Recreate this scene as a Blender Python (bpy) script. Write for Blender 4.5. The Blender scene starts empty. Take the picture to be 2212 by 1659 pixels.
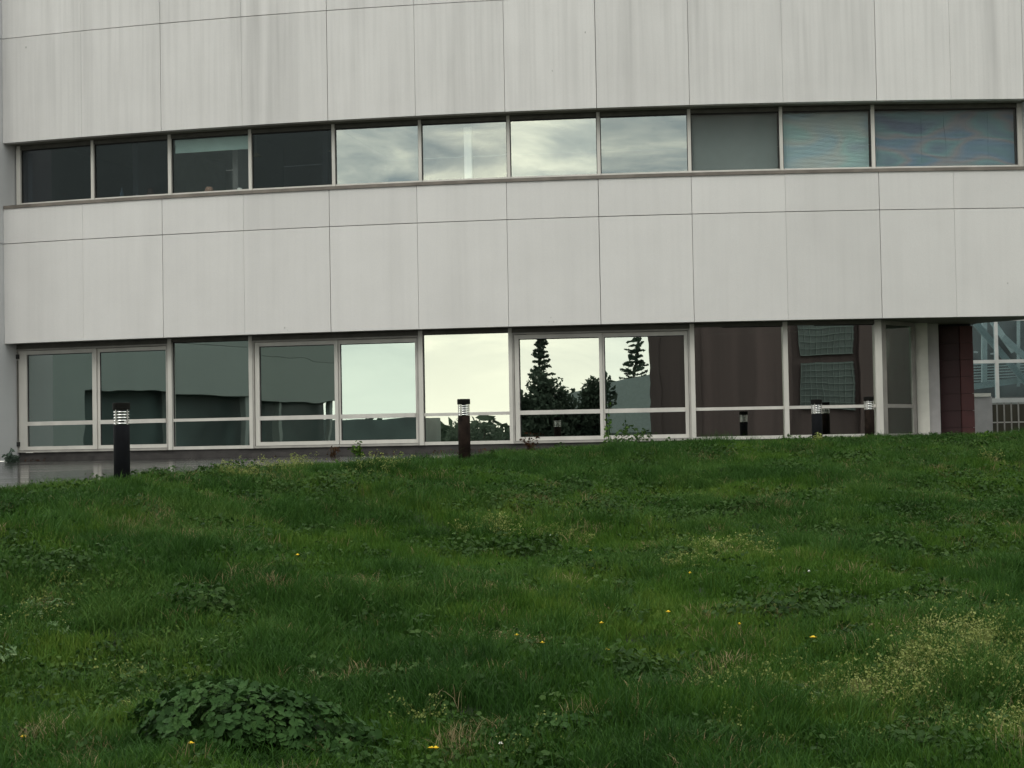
import bpy, math, random
import numpy as np
from mathutils import Matrix, Vector, Euler

random.seed(7); rng = np.random.default_rng(7)
scene = bpy.context.scene
COL = scene.collection

# ------------------------------------------------------------------ camera
PITCH, ROLL, FPX = 0.0346, 0.0183, 3795.0      # focal length in pixels of a 2212 px wide frame
cp, sp, cr, sr = math.cos(PITCH), math.sin(PITCH), math.cos(ROLL), math.sin(ROLL)
FWD = Vector((0, cp, sp)); R0 = Vector((1, 0, 0)); U0 = Vector((0, -sp, cp))
RGT = R0 * cr - U0 * sr; UPV = U0 * cr + R0 * sr
cam_d = bpy.data.cameras.new('camera'); cam = bpy.data.objects.new('camera', cam_d); COL.objects.link(cam)
m = Matrix((RGT, UPV, -FWD)).transposed().to_4x4(); cam.matrix_world = m
cam_d.sensor_width = 36; cam_d.lens = FPX / 2212 * 36; cam_d.clip_start = 0.1; cam_d.clip_end = 3000
scene.camera = cam

# ------------------------------------------------------------------ light
SUN_EL, SUN_AZ = math.radians(48), math.radians(205)     # azimuth clockwise from +Y: behind the camera, a little to its left
world = bpy.data.worlds.new('World'); scene.world = world; world.use_nodes = True
wn, wl = world.node_tree.nodes, world.node_tree.links; wn.clear()
def N(nt, typ, **kw):
    n = nt.nodes.new(typ)
    for k, v in kw.items():
        if k.startswith('i_'): n.inputs[k[2:].replace('_', ' ')].default_value = v
        else: setattr(n, k, v)
    return n
wt = world.node_tree
out = N(wt, 'ShaderNodeOutputWorld'); bg = N(wt, 'ShaderNodeBackground'); bg.inputs['Strength'].default_value = 0.1
sky = N(wt, 'ShaderNodeTexSky', sky_type='NISHITA', sun_disc=False, sun_elevation=SUN_EL, sun_rotation=SUN_AZ, dust_density=2.0)
tc = N(wt, 'ShaderNodeTexCoord'); mp = N(wt, 'ShaderNodeMapping'); mp.inputs['Scale'].default_value = (1, 1, 3.8)
wl.new(tc.outputs['Generated'], mp.inputs['Vector'])
nz = N(wt, 'ShaderNodeTexNoise'); nz.inputs['Scale'].default_value = 5.5; nz.inputs['Detail'].default_value = 9; nz.inputs['Roughness'].default_value = .6; nz.inputs['Distortion'].default_value = .5
wl.new(mp.outputs[0], nz.inputs['Vector'])
cr1 = N(wt, 'ShaderNodeValToRGB')      # cloud brightness (grey bellies to bright edges)
cr1.color_ramp.elements[0].position = .40; cr1.color_ramp.elements[0].color = (5.6, 6.6, 7.2, 1)
cr1.color_ramp.elements[1].position = .60; cr1.color_ramp.elements[1].color = (20, 19.6, 16.8, 1)
e = cr1.color_ramp.elements.new(.50); e.color = (11.2, 11.6, 11.1, 1)
wl.new(nz.outputs['Fac'], cr1.inputs['Fac'])
sx = N(wt, 'ShaderNodeSeparateXYZ'); wl.new(tc.outputs['Generated'], sx.inputs[0])
mr = N(wt, 'ShaderNodeMapRange'); mr.inputs['From Min'].default_value = .02; mr.inputs['From Max'].default_value = .14
wl.new(sx.outputs['Z'], mr.inputs['Value'])
mixh = N(wt, 'ShaderNodeMix', data_type='RGBA'); mixh.inputs['A'].default_value = (17.6, 17.5, 15.6, 1)   # pale haze low over the horizon
wl.new(mr.outputs[0], mixh.inputs['Factor']); wl.new(cr1.outputs[0], mixh.inputs['B'])
mixs = N(wt, 'ShaderNodeMix', data_type='RGBA'); mixs.inputs['Factor'].default_value = .93
wl.new(sky.outputs[0], mixs.inputs['A']); wl.new(mixh.outputs['Result'], mixs.inputs['B'])
wl.new(mixs.outputs['Result'], bg.inputs['Color']); wl.new(bg.outputs[0], out.inputs[0])
sun_d = bpy.data.lights.new('sun', 'SUN'); sun_d.energy = .5; sun_d.angle = math.radians(20); sun_d.color = (1, .96, .88)
sun = bpy.data.objects.new('sun', sun_d); COL.objects.link(sun)
sd = Vector((math.sin(SUN_AZ) * math.cos(SUN_EL), math.cos(SUN_AZ) * math.cos(SUN_EL), math.sin(SUN_EL)))
sun.rotation_euler = sd.to_track_quat('Z', 'Y').to_euler(); sun.location = sd * 60
vs = scene.view_settings; vs.view_transform = 'Standard'; vs.look = 'None'; vs.exposure = 0.42; vs.gamma = 1; vs.use_curve_mapping = False
scene.cycles.max_bounces = 8; scene.cycles.transparent_max_bounces = 12; scene.cycles.use_denoising = True

# ------------------------------------------------------------------ helpers
def ray(x, y): return FWD + RGT * ((x - 1106) / FPX) + UPV * ((829.5 - y) / FPX)
def at(x, y, Y):
    """world point on the sight line of frame position (x, y) at world depth Y"""
    d = ray(x, y); return d * (Y / d.y)
def mesh_obj(name, verts, faces, mat=None, parent=None, smooth=False, mats=None, midx=None):
    me = bpy.data.meshes.new(name)
    verts = np.asarray(verts, dtype=np.float32).reshape(-1, 3)
    if isinstance(faces, np.ndarray):
        nf, k = faces.shape
        me.vertices.add(len(verts)); me.vertices.foreach_set('co', verts.ravel())
        me.loops.add(nf * k); me.loops.foreach_set('vertex_index', faces.astype(np.int32).ravel())
        me.polygons.add(nf); me.polygons.foreach_set('loop_start', np.arange(0, nf * k, k, dtype=np.int32))
        me.update(calc_edges=True); me.validate()
    else:
        me.from_pydata(verts.tolist(), [], faces); me.update()
    if smooth: me.polygons.foreach_set('use_smooth', [True] * len(me.polygons))
    if mats:
        for q in mats: me.materials.append(q)
        me.polygons.foreach_set('material_index', midx)
    elif mat: me.materials.append(mat)
    o = bpy.data.objects.new(name, me); COL.objects.link(o)
    if parent: o.parent = parent
    return o
class MB:
    def __init__(s): s.v = []; s.f = []
    def add(s, v, f):
        b = len(s.v); s.v += [tuple(p) for p in v]; s.f += [tuple(i + b for i in q) for q in f]; return s
    def hexa(s, p):     # 8 points: bottom ring then top ring
        return s.add(p, [(3, 2, 1, 0), (4, 5, 6, 7), (0, 1, 5, 4), (1, 2, 6, 5), (2, 3, 7, 6), (3, 0, 4, 7)])
    def box(s, x0, x1, y0, y1, z0, z1):
        return s.hexa([(x0, y0, z0), (x1, y0, z0), (x1, y1, z0), (x0, y1, z0), (x0, y0, z1), (x1, y0, z1), (x1, y1, z1), (x0, y1, z1)])
    def prism(s, poly, z0, z1):
        n = len(poly)
        v = [(p[0], p[1], z0) for p in poly] + [(p[0], p[1], z1) for p in poly]
        f = [tuple(range(n - 1, -1, -1)), tuple(range(n, 2 * n))] + [(i, (i + 1) % n, n + (i + 1) % n, n + i) for i in range(n)]
        return s.add(v, f)
    def tube(s, a, b, r, r2=None, n=8):
        a, b = Vector(a), Vector(b); r2 = r if r2 is None else r2
        d = (b - a).normalized(); u = d.orthogonal().normalized(); w = d.cross(u)
        v = []
        for c, rr in ((a, r), (b, r2)):
            for i in range(n):
                t = 2 * math.pi * i / n; v.append(c + (u * math.cos(t) + w * math.sin(t)) * rr)
        f = [(i, (i + 1) % n, n + (i + 1) % n, n + i) for i in range(n)] + [tuple(range(n - 1, -1, -1)), tuple(range(n, 2 * n))]
        return s.add(v, f)
    def lathe(s, prof, n=28, c=(0, 0, 0)):
        k = len(prof); v = []
        for r, z in prof:
            for i in range(n):
                t = 2 * math.pi * i / n; v.append((c[0] + r * math.cos(t), c[1] + r * math.sin(t), c[2] + z))
        f = [(j * n + i, j * n + (i + 1) % n, (j + 1) * n + (i + 1) % n, (j + 1) * n + i) for j in range(k - 1) for i in range(n)]
        return s.add(v, f)
    def bar(s, a, b, w, h=None):
        a, b = Vector(a), Vector(b); h = h or w; d = (b - a).normalized()
        u = Vector((0, 0, 1)) if abs(d.z) < .9 else Vector((0, 1, 0)); p = d.cross(u).normalized(); q = p.cross(d)
        return s.hexa([a - p * w / 2 - q * h / 2, a + p * w / 2 - q * h / 2, b + p * w / 2 - q * h / 2, b - p * w / 2 - q * h / 2,
                       a - p * w / 2 + q * h / 2, a + p * w / 2 + q * h / 2, b + p * w / 2 + q * h / 2, b - p * w / 2 + q * h / 2])
    def build(s, name, mat, parent=None, smooth=False):
        return mesh_obj(name, s.v, s.f, mat, parent, smooth)
def thing(name, label, cat, loc=(0, 0, 0), group=None):
    o = bpy.data.objects.new(name, None); COL.objects.link(o); o.location = loc; o.empty_display_size = .2
    return tag(o, label, cat, group)
def tag(o, label, cat=None, group=None, kind=None):
    o['label'] = label
    if cat: o['category'] = cat
    if group: o['group'] = group
    if kind: o['kind'] = kind
    return o
def structure(o, label, cat): return tag(o, label, cat, kind='structure')
def copy_tree(o, parent=None):
    c = o.copy(); COL.objects.link(c)
    if parent: c.parent = parent
    for ch in list(o.children): copy_tree(ch, c)
    return c

# value noise for terrain and plant patches
_G = rng.random((256, 256))
def vnoise(x, y, s, o=0):
    x = np.asarray(x, float) / s + 37.3 + o * 11.7; y = np.asarray(y, float) / s + 91.1 + o * 5.3
    xi = np.floor(x).astype(int); yi = np.floor(y).astype(int); fx = x - xi; fy = y - yi
    fx = fx * fx * (3 - 2 * fx); fy = fy * fy * (3 - 2 * fy)
    g = lambda a, b: _G[a % 256, b % 256]
    return (g(xi, yi) * (1 - fx) + g(xi + 1, yi) * fx) * (1 - fy) + (g(xi, yi + 1) * (1 - fx) + g(xi + 1, yi + 1) * fx) * fy

# ------------------------------------------------------------------ materials
def newmat(name):
    mt = bpy.data.materials.new(name); mt.use_nodes = True; nt = mt.node_tree; nt.nodes.clear()
    o = N(nt, 'ShaderNodeOutputMaterial'); return mt, nt, o
def plain(name, col, rough=.7, metal=0, var=.08, scale=6., bump=0, spec=.5, stretch=(1, 1, 1)):
    mt, nt, o = newmat(name); b = N(nt, 'ShaderNodeBsdfPrincipled'); L = nt.links
    b.inputs['Roughness'].default_value = rough; b.inputs['Metallic'].default_value = metal; b.inputs['Specular IOR Level'].default_value = spec
    g = N(nt, 'ShaderNodeNewGeometry'); mpp = N(nt, 'ShaderNodeMapping'); mpp.inputs['Scale'].default_value = stretch
    L.new(g.outputs['Position'], mpp.inputs['Vector'])
    t = N(nt, 'ShaderNodeTexNoise'); t.inputs['Scale'].default_value = scale; t.inputs['Detail'].default_value = 6
    L.new(mpp.outputs[0], t.inputs['Vector'])
    r = N(nt, 'ShaderNodeValToRGB'); r.color_ramp.elements[0].position = .3; r.color_ramp.elements[1].position = .7
    r.color_ramp.elements[0].color = tuple(c * (1 - var) for c in col) + (1,); r.color_ramp.elements[1].color = tuple(min(1, c * (1 + var)) for c in col) + (1,)
    L.new(t.outputs['Fac'], r.inputs['Fac']); L.new(r.outputs[0], b.inputs['Base Color'])
    if bump:
        bp = N(nt, 'ShaderNodeBump'); bp.inputs['Strength'].default_value = 1; bp.inputs['Distance'].default_value = bump
        L.new(t.outputs['Fac'], bp.inputs['Height']); L.new(bp.outputs[0], b.inputs['Normal'])
    L.new(b.outputs[0], o.inputs[0]); return mt
def concrete(name, col, streak=.24, island=.045):
    """painted precast concrete with rain streaks that hang from the upper edges"""
    mt, nt, o = newmat(name); L = nt.links; b = N(nt, 'ShaderNodeBsdfPrincipled'); b.inputs['Roughness'].default_value = .85; b.inputs['Specular IOR Level'].default_value = .3
    g = N(nt, 'ShaderNodeNewGeometry')
    def noise(sc, st, det=4, rough=.5):
        mpp = N(nt, 'ShaderNodeMapping'); mpp.inputs['Scale'].default_value = st; L.new(g.outputs['Position'], mpp.inputs['Vector'])
        t = N(nt, 'ShaderNodeTexNoise'); t.inputs['Scale'].default_value = sc; t.inputs['Detail'].default_value = det; t.inputs['Roughness'].default_value = rough
        L.new(mpp.outputs[0], t.inputs['Vector']); return t.outputs['Fac']
    def ramp(s, a, bb, ca=0., cb=1.):
        r = N(nt, 'ShaderNodeMapRange'); r.inputs['From Min'].default_value = a; r.inputs['From Max'].default_value = bb
        r.inputs['To Min'].default_value = ca; r.inputs['To Max'].default_value = cb; L.new(s, r.inputs['Value']); return r.outputs[0]
    def mul(a, bb, op='MULTIPLY'):
        q = N(nt, 'ShaderNodeMath', operation=op)
        for i, v in enumerate((a, bb)):
            if isinstance(v, (int, float)): q.inputs[i].default_value = v
            else: L.new(v, q.inputs[i])
        return q.outputs[0]
    s1 = ramp(noise(4.2, (1, .6, .04), 3), .42, .72)          # streaks 10-25 cm wide
    s2 = ramp(noise(1.6, (1, .6, .10), 3), .38, .66)           # which stretches are streaky
    s3 = ramp(noise(16, (1, .6, .03), 2), .45, .75)            # fine runs
    sep = N(nt, 'ShaderNodeSeparateXYZ'); L.new(g.outputs['Position'], sep.inputs[0])
    hi = ramp(sep.outputs['Z'], 4.2, 6.2, .28, 1.0)
    st = mul(mul(mul(s1, s2), mul(s3, .35), 'ADD'), hi)
    mot = noise(1.1, (1, 1, 1), 6, .6); fine = noise(60, (1, 1, 1), 3)
    v = mul(1.0, mul(st, streak), 'SUBTRACT')
    v = mul(v, ramp(mot, .25, .75, .955, 1.03)); v = mul(v, ramp(fine, .3, .7, .975, 1.02))
    oi = N(nt, 'ShaderNodeObjectInfo'); v = mul(v, ramp(oi.outputs['Random'], 0, 1, 1 - island, 1 + island))
    c = N(nt, 'ShaderNodeMix', data_type='RGBA', blend_type='MULTIPLY'); c.inputs['Factor'].default_value = 1; c.inputs['A'].default_value = (*col, 1)
    cb = N(nt, 'ShaderNodeCombineColor')
    for i in range(3): L.new(v, cb.inputs[i])
    L.new(cb.outputs[0], c.inputs['B']); L.new(c.outputs['Result'], b.inputs['Base Color'])
    bp = N(nt, 'ShaderNodeBump'); bp.inputs['Distance'].default_value = .002; bp.inputs['Strength'].default_value = .6
    L.new(fine, bp.inputs['Height']); L.new(bp.outputs[0], b.inputs['Normal'])
    L.new(b.outputs[0], o.inputs[0]); return mt
def glass(name, refl, tint, thru, wob=.0016, wscale=1.2, off=0.):
    """coated window glass: part mirror, part see-through, with rolled-glass waviness"""
    mt, nt, o = newmat(name); L = nt.links
    gl = N(nt, 'ShaderNodeBsdfGlossy'); gl.inputs['Roughness'].default_value = .0; gl.inputs['Color'].default_value = (*tint, 1)
    tr = N(nt, 'ShaderNodeBsdfTransparent'); tr.inputs['Color'].default_value = (*thru, 1)
    mx = N(nt, 'ShaderNodeMixShader'); mx.inputs[0].default_value = refl
    g = N(nt, 'ShaderNodeNewGeometry'); mpp = N(nt, 'ShaderNodeMapping'); mpp.inputs['Location'].default_value = (off, off * 2, off); mpp.inputs['Scale'].default_value = (1, 1, .75)
    L.new(g.outputs['Position'], mpp.inputs['Vector'])
    t = N(nt, 'ShaderNodeTexNoise'); t.inputs['Scale'].default_value = wscale; t.inputs['Detail'].default_value = 1.5; L.new(mpp.outputs[0], t.inputs['Vector'])
    bp = N(nt, 'ShaderNodeBump'); bp.inputs['Strength'].default_value = 1; bp.inputs['Distance'].default_value = wob
    L.new(t.outputs['Fac'], bp.inputs['Height']); L.new(bp.outputs[0], gl.inputs['Normal'])
    L.new(tr.outputs[0], mx.inputs[1]); L.new(gl.outputs[0], mx.inputs[2]); L.new(mx.outputs[0], o.inputs[0]); return mt
def foliage(name, dark, mid, pale, pos_scale=.55, transl=.25, rough=.6):
    mt, nt, o = newmat(name); L = nt.links; g = N(nt, 'ShaderNodeNewGeometry')
    t = N(nt, 'ShaderNodeTexNoise'); t.inputs['Scale'].default_value = pos_scale; t.inputs['Detail'].default_value = 5; t.inputs['Roughness'].default_value = .65
    L.new(g.outputs['Position'], t.inputs['Vector'])
    oi = N(nt, 'ShaderNodeObjectInfo')
    a = N(nt, 'ShaderNodeMath', operation='MULTIPLY_ADD'); a.inputs[1].default_value = .42; L.new(g.outputs['Random Per Island'], a.inputs[0])
    s = N(nt, 'ShaderNodeMath', operation='MULTIPLY_ADD'); s.inputs[1].default_value = 2.0; s.inputs[2].default_value = -.84; L.new(t.outputs['Fac'], s.inputs[0]); L.new(s.outputs[0], a.inputs[2])
    a2 = N(nt, 'ShaderNodeMath', operation='MULTIPLY_ADD'); a2.inputs[1].default_value = .28; L.new(oi.outputs['Random'], a2.inputs[0]); L.new(a.outputs[0], a2.inputs[2])
    r = N(nt, 'ShaderNodeValToRGB'); r.color_ramp.elements[0].position = .0; r.color_ramp.elements[0].color = (*dark, 1)
    r.color_ramp.elements[1].position = 1.; r.color_ramp.elements[1].color = (*pale, 1); e = r.color_ramp.elements.new(.5); e.color = (*mid, 1)
    L.new(a2.outputs[0], r.inputs['Fac'])
    d = N(nt, 'ShaderNodeBsdfPrincipled'); d.inputs['Roughness'].default_value = rough; d.inputs['Specular IOR Level'].default_value = .12
    tr = N(nt, 'ShaderNodeBsdfTranslucent'); L.new(r.outputs[0], d.inputs['Base Color']); L.new(r.outputs[0], tr.inputs['Color'])
    mx = N(nt, 'ShaderNodeMixShader'); mx.inputs[0].default_value = transl
    L.new(d.outputs[0], mx.inputs[1]); L.new(tr.outputs[0], mx.inputs[2]); L.new(mx.outputs[0], o.inputs[0]); return mt

M = {}
M['conc'] = concrete('white_concrete', (.635, .62, .607))
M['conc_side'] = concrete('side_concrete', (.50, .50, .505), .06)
M['conc_wing_shade'] = concrete('shaded_wing_concrete', (.27, .295, .285), .05)  # darker than the facade: the wing's shade is put into its colour
M['joint'] = plain('joint_mortar', (.42, .415, .40), .9)
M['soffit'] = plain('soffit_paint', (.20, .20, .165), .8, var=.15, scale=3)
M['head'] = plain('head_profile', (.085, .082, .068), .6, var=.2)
M['alu'] = plain('aluminium_frame', (.56, .54, .50), .45, var=.10, scale=4, stretch=(1, 1, .3))
M['alu_dark'] = plain('weathered_frame', (.34, .325, .30), .5, var=.16, scale=5)
M['sill'] = plain('rusty_sill', (.155, .135, .115), .7, var=.28, scale=3)
M['gasket'] = plain('rubber_gasket', (.012, .012, .012), .6)
M['plinth'] = plain('plinth_stone', (.032, .028, .027), .6, var=.4, scale=5)
M['inner'] = plain('interior_plaster', (.20, .20, .20), .9, var=.05)
M['inner_dark'] = plain('interior_carpet', (.05, .05, .055), .9)
M['ceil'] = plain('interior_ceiling', (.34, .34, .33), .9)
M['curtain'] = plain('roller_blind_cloth', (.215, .25, .255), .9, var=.04)
M['teal'] = plain('teal_blind_cloth', (.40, .54, .52), .9, var=.06)
M['bol_black'] = plain('black_bollard_paint', (.005, .0055, .007), .75, var=.3, scale=9, bump=.001, spec=.08)
M['bol_brown'] = plain('rusty_bollard_paint', (.013, .0085, .0065), .8, var=.6, scale=11, bump=.001, spec=.08)
M['cap'] = plain('bollard_cap', (.006, .006, .005), .7, spec=.1)
M['louvre'] = plain('polished_louvre', (.85, .85, .84), .22, metal=1, var=.03)
M['core'] = plain('lamp_core', (.05, .055, .06), .35)
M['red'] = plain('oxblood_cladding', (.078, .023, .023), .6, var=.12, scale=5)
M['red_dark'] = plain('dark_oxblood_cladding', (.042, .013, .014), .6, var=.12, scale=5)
M['brown'] = plain('brown_cladding', (.080, .056, .057), .7, var=.28, scale=1.4, stretch=(1, 1, .02))
M['bar'] = plain('dim_glazing_bar', (.15, .19, .185), .8)
M['pale'] = plain('pale_render', (.30, .36, .36), .8)
M['cream'] = plain('cream_column', (.74, .72, .65), .75, var=.06)
M['white'] = plain('white_steel', (.66, .67, .66), .5)
M['wall_grey'] = plain('grey_wall_paint', (.46, .44, .44), .8)
M['far_glass'] = plain('far_glass', (.13, .17, .19), .15, var=.2, scale=.6)
M['far_in'] = plain('far_interior', (.17, .18, .175), .8, var=.45, scale=1.3)
M['far_steel'] = plain('far_steel', (.62, .68, .66), .6)
M['darkglass'] = plain('dark_glass', (.075, .10, .098), .35, var=.4, scale=.35)
M['dark_olive'] = plain('streaky_dark_olive', (.055, .05, .035), .9, var=.5, scale=2, stretch=(1, 1, .2))  # uneven dark olive with upright streaks
M['carpaint'] = plain('pale_blue_paint', (.42, .52, .54), .25)
M['tyre'] = plain('tyre_rubber', (.015, .015, .015), .8)
M['bark'] = plain('bark', (.06, .05, .04), .9, var=.3)
M['asphalt'] = plain('far_asphalt', (.07, .075, .08), .6, var=.3, scale=.25)
M['grass_a'] = foliage('grass_blade', (0.0215, 0.0600, 0.0078), (0.0530, 0.1240, 0.0145), (0.1300, 0.1950, 0.0320))
M['grass_d'] = foliage('grass_dark', (0.0165, 0.0500, 0.0088), (0.0350, 0.0930, 0.0150), (0.0760, 0.1420, 0.0270))
M['clover'] = foliage('clover_leaf', (0.0182, 0.0470, 0.0082), (0.0390, 0.0896, 0.0143), (0.0910, 0.1478, 0.0272))
M['mallow'] = foliage('mallow_leaf', (0.0161, 0.0432, 0.0105), (0.0299, 0.0734, 0.0180), (0.0552, 0.1080, 0.0285), pos_scale=3., transl=.15, rough=.7)
M['mallow_b'] = foliage('mallow_leaf_far', (0.0156, 0.0403, 0.0083), (0.0312, 0.0694, 0.0142), (0.0598, 0.1098, 0.0240), pos_scale=2.)
M['pale_weed'] = foliage('pale_weed', (.09, .13, .028), (.185, .22, .06), (.33, .345, .13), pos_scale=2.)
M['straw'] = foliage('dry_straw', (.16, .13, .06), (.27, .215, .11), (.38, .32, .19), pos_scale=2.)
M['silver'] = foliage('silvery_cut_leaf', (.06, .12, .04), (.11, .18, .075), (.25, .31, .16), pos_scale=3.)
M['reddish'] = foliage('reddish_leaf', (.03, .02, .012), (.06, .028, .016), (.09, .05, .02), pos_scale=3.)
M['tree'] = foliage('tree_leaf', (.055, .085, .065), (.085, .12, .09), (.11, .15, .115), pos_scale=.6)
M['yellow'] = plain('yellow_petal', (.82, .56, .02), .7, var=.1, scale=200)
M['white_petal'] = plain('white_petal', (.75, .75, .70), .7)
M['stem'] = plain('green_stem', (.05, .10, .03), .7)

# wet paving
mt, nt, o = newmat('wet_paving'); L = nt.links; b = N(nt, 'ShaderNodeBsdfPrincipled'); g = N(nt, 'ShaderNodeNewGeometry')
mpp = N(nt, 'ShaderNodeMapping'); mpp.inputs['Scale'].default_value = (.5, 1.6, 1); L.new(g.outputs['Position'], mpp.inputs['Vector'])
t = N(nt, 'ShaderNodeTexNoise'); t.inputs['Scale'].default_value = 1.6; t.inputs['Detail'].default_value = 7; L.new(mpp.outputs[0], t.inputs['Vector'])
r = N(nt, 'ShaderNodeValToRGB'); r.color_ramp.elements[0].position = .35; r.color_ramp.elements[0].color = (.014, .013, .013, 1); r.color_ramp.elements[1].position = .7; r.color_ramp.elements[1].color = (.036, .035, .034, 1)
rr = N(nt, 'ShaderNodeMapRange'); rr.inputs['From Min'].default_value = .35; rr.inputs['From Max'].default_value = .65; rr.inputs['To Min'].default_value = .07; rr.inputs['To Max'].default_value = .15; b.inputs['Specular IOR Level'].default_value = .22
L.new(t.outputs['Fac'], r.inputs[0]); L.new(t.outputs['Fac'], rr.inputs['Value']); L.new(rr.outputs[0], b.inputs['Roughness']); L.new(r.outputs[0], b.inputs['Base Color'])
t2 = N(nt, 'ShaderNodeTexNoise'); t2.inputs['Scale'].default_value = 9; t2.inputs['Detail'].default_value = 4; L.new(mpp.outputs[0], t2.inputs['Vector'])
bp = N(nt, 'ShaderNodeBump'); bp.inputs['Distance'].default_value = .0003; L.new(t2.outputs['Fac'], bp.inputs['Height']); L.new(bp.outputs[0], b.inputs['Normal'])
L.new(b.outputs[0], o.inputs[0]); M['paving'] = mt
# soil under the grass, asphalt further off
mt, nt, o = newmat('turf_soil'); L = nt.links; b = N(nt, 'ShaderNodeBsdfPrincipled'); b.inputs['Roughness'].default_value = .95
g = N(nt, 'ShaderNodeNewGeometry'); t = N(nt, 'ShaderNodeTexNoise'); t.inputs['Scale'].default_value = 3; t.inputs['Detail'].default_value = 8; L.new(g.outputs['Position'], t.inputs['Vector'])
r = N(nt, 'ShaderNodeValToRGB'); r.color_ramp.elements[0].position = .35; r.color_ramp.elements[0].color = (.012, .022, .008, 1); r.color_ramp.elements[1].position = .7; r.color_ramp.elements[1].color = (.030, .050, .014, 1)
L.new(t.outputs['Fac'], r.inputs[0]); L.new(r.outputs[0], b.inputs['Base Color']); L.new(b.outputs[0], o.inputs[0]); M['soil'] = mt
# fabric blind with moire interference bands painted into the cloth colour
def moire_cloth(name, base, amt, sc, rot, zdark=False):
    mt, nt, o = newmat(name); L = nt.links; b = N(nt, 'ShaderNodeBsdfPrincipled'); b.inputs['Roughness'].default_value = .8
    g = N(nt, 'ShaderNodeNewGeometry'); mpp = N(nt, 'ShaderNodeMapping'); mpp.inputs['Rotation'].default_value = (0, rot, 0); mpp.inputs['Scale'].default_value = (.35, 0, 1)
    L.new(g.outputs['Position'], mpp.inputs['Vector'])
    w = N(nt, 'ShaderNodeTexNoise'); w.inputs['Scale'].default_value = sc; w.inputs['Detail'].default_value = 1.; w.inputs['Distortion'].default_value = .4
    L.new(mpp.outputs[0], w.inputs['Vector'])
    r = N(nt, 'ShaderNodeValToRGB'); el = r.color_ramp.elements; el[0].position = .3; el[1].position = .72
    cs = [(.75, .80, .95), (.85, 1.08, 1.08), (1.12, 1.0, 1.0), (.80, .95, 1.12), (.72, .95, .9)]
    pos = [.3, .42, .5, .58, .72]
    el[0].color = tuple(base[i] * (1 + (cs[0][i] - 1) * amt) for i in range(3)) + (1,); el[1].color = tuple(base[i] * (1 + (cs[4][i] - 1) * amt) for i in range(3)) + (1,)
    for p_, c_ in zip(pos[1:4], cs[1:4]):
        q = el.new(p_); q.color = tuple(base[i] * (1 + (c_[i] - 1) * amt) for i in range(3)) + (1,)
    L.new(w.outputs['Fac'], r.inputs[0]); L.new(r.outputs[0], b.inputs['Base Color']); L.new(b.outputs[0], o.inputs[0]); return mt
M['slat_pale'] = moire_cloth('pale_blue_blind', (.66, .76, .76), .7, 2.2, .35)
M['slat_dark'] = moire_cloth('blue_grey_blind', (.42, .47, .51), 1.3, 2.6, .28)

# ------------------------------------------------------------------ facade geometry
_pts = np.array([(-8.934, 30.936), (-7.398, 30.448), (-5.952, 30.005), (-4.498, 29.645), (-3.01, 29.343), (-1.529, 29.054), (-.035, 28.831), (1.472, 28.662), (2.986, 28.545), (4.501, 28.47), (6.033, 28.47), (7.253, 28.49)])
_cf = np.polyfit(_pts[:, 0], _pts[:, 1], 3); _cd = np.polyder(_cf)
XL = -8.934
def front(X):
    if X > 7.2: return np.polyval(_cf, 7.2) + (X - 7.2) * max(0, np.polyval(_cd, 7.2))
    return float(np.polyval(_cf, X))
def slope(X): return float(np.polyval(_cd, min(X, 7.2)))
def wp(X, off):
    """plan point at facade station X, `off` metres behind the front face"""
    s = slope(X); l = math.hypot(s, 1); return (X - s / l * off, front(X) + off / l)
def station(x, y, off):
    """facade station seen at frame position (x, y), for a surface set back by off"""
    d = ray(x, y); k = d.x / d.y; lo, hi = -12., 12.
    for _ in range(40):
        mid = (lo + hi) / 2; p = wp(mid, off)
        if p[0] / p[1] < k: lo = mid
        else: hi = mid
    return (lo + hi) / 2
def slab(mb, Xa, Xb, z0, z1, o0, o1, n=1):
    """block that follows the facade from station Xa to Xb between setbacks o0 and o1"""
    Xs = [Xa + (Xb - Xa) * i / n for i in range(n + 1)]
    v = []
    for X in Xs:
        a, c = wp(X, o0), wp(X, o1); v += [(a[0], a[1], z0), (c[0], c[1], z0), (c[0], c[1], z1), (a[0], a[1], z1)]
    f = [(0, 1, 2, 3), tuple(4 * n + i for i in (3, 2, 1, 0))]
    for i in range(n):
        p = 4 * i; q = p + 4
        f += [(p, p + 3, q + 3, q), (p + 1, p, q, q + 1), (p + 2, p + 1, q + 1, q + 2), (p + 3, p + 2, q + 2, q + 3)]
    return mb.add(v, f)
Z5, Z4, ZS, Z3, Z2 = 7.36, 5.5, 4.33, 3.709, 1.945
XR = 10.8
bld = thing('office_building', 'long curved white concrete office building with two ribbons of windows', 'building')
joints = [XL, -7.42, -5.95, -4.50, -3.01, -1.525, -.035, 1.472, 2.986, 4.505, 6.03, 7.25, 8.45, 9.7, XR]
gap = [.0, .0015, .004, .002, .005, .003, .0035, .005, .0035, .0015, .0045, .002, .004, .004, 0]
for r_, (za, zb) in enumerate([(Z2, Z3), (Z3, ZS), (Z4, Z5), (Z5, 9.4), (9.4, 11.5)]):
    for i in range(len(joints) - 1):
        mb = MB(); dz0 = .006 if za in (Z3, Z5, 9.4) else 0; dz1 = .006 if zb in (Z3, Z5, 9.4) else 0
        jit = random.uniform(0, .004)
        slab(mb, joints[i] + gap[i], joints[i + 1] - gap[i + 1], za + dz0, zb - dz1, jit, .15, 4)
        mb.build('concrete_panel', M['conc'], bld)
mb = MB(); slab(mb, XL + .02, XR - .02, Z2 + .03, ZS - .03, .153, .40, 24); slab(mb, XL + .02, XR - .02, Z4 + .03, 11.4, .153, .40, 24); mb.build('wall_backing', M['joint'], bld)
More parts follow.
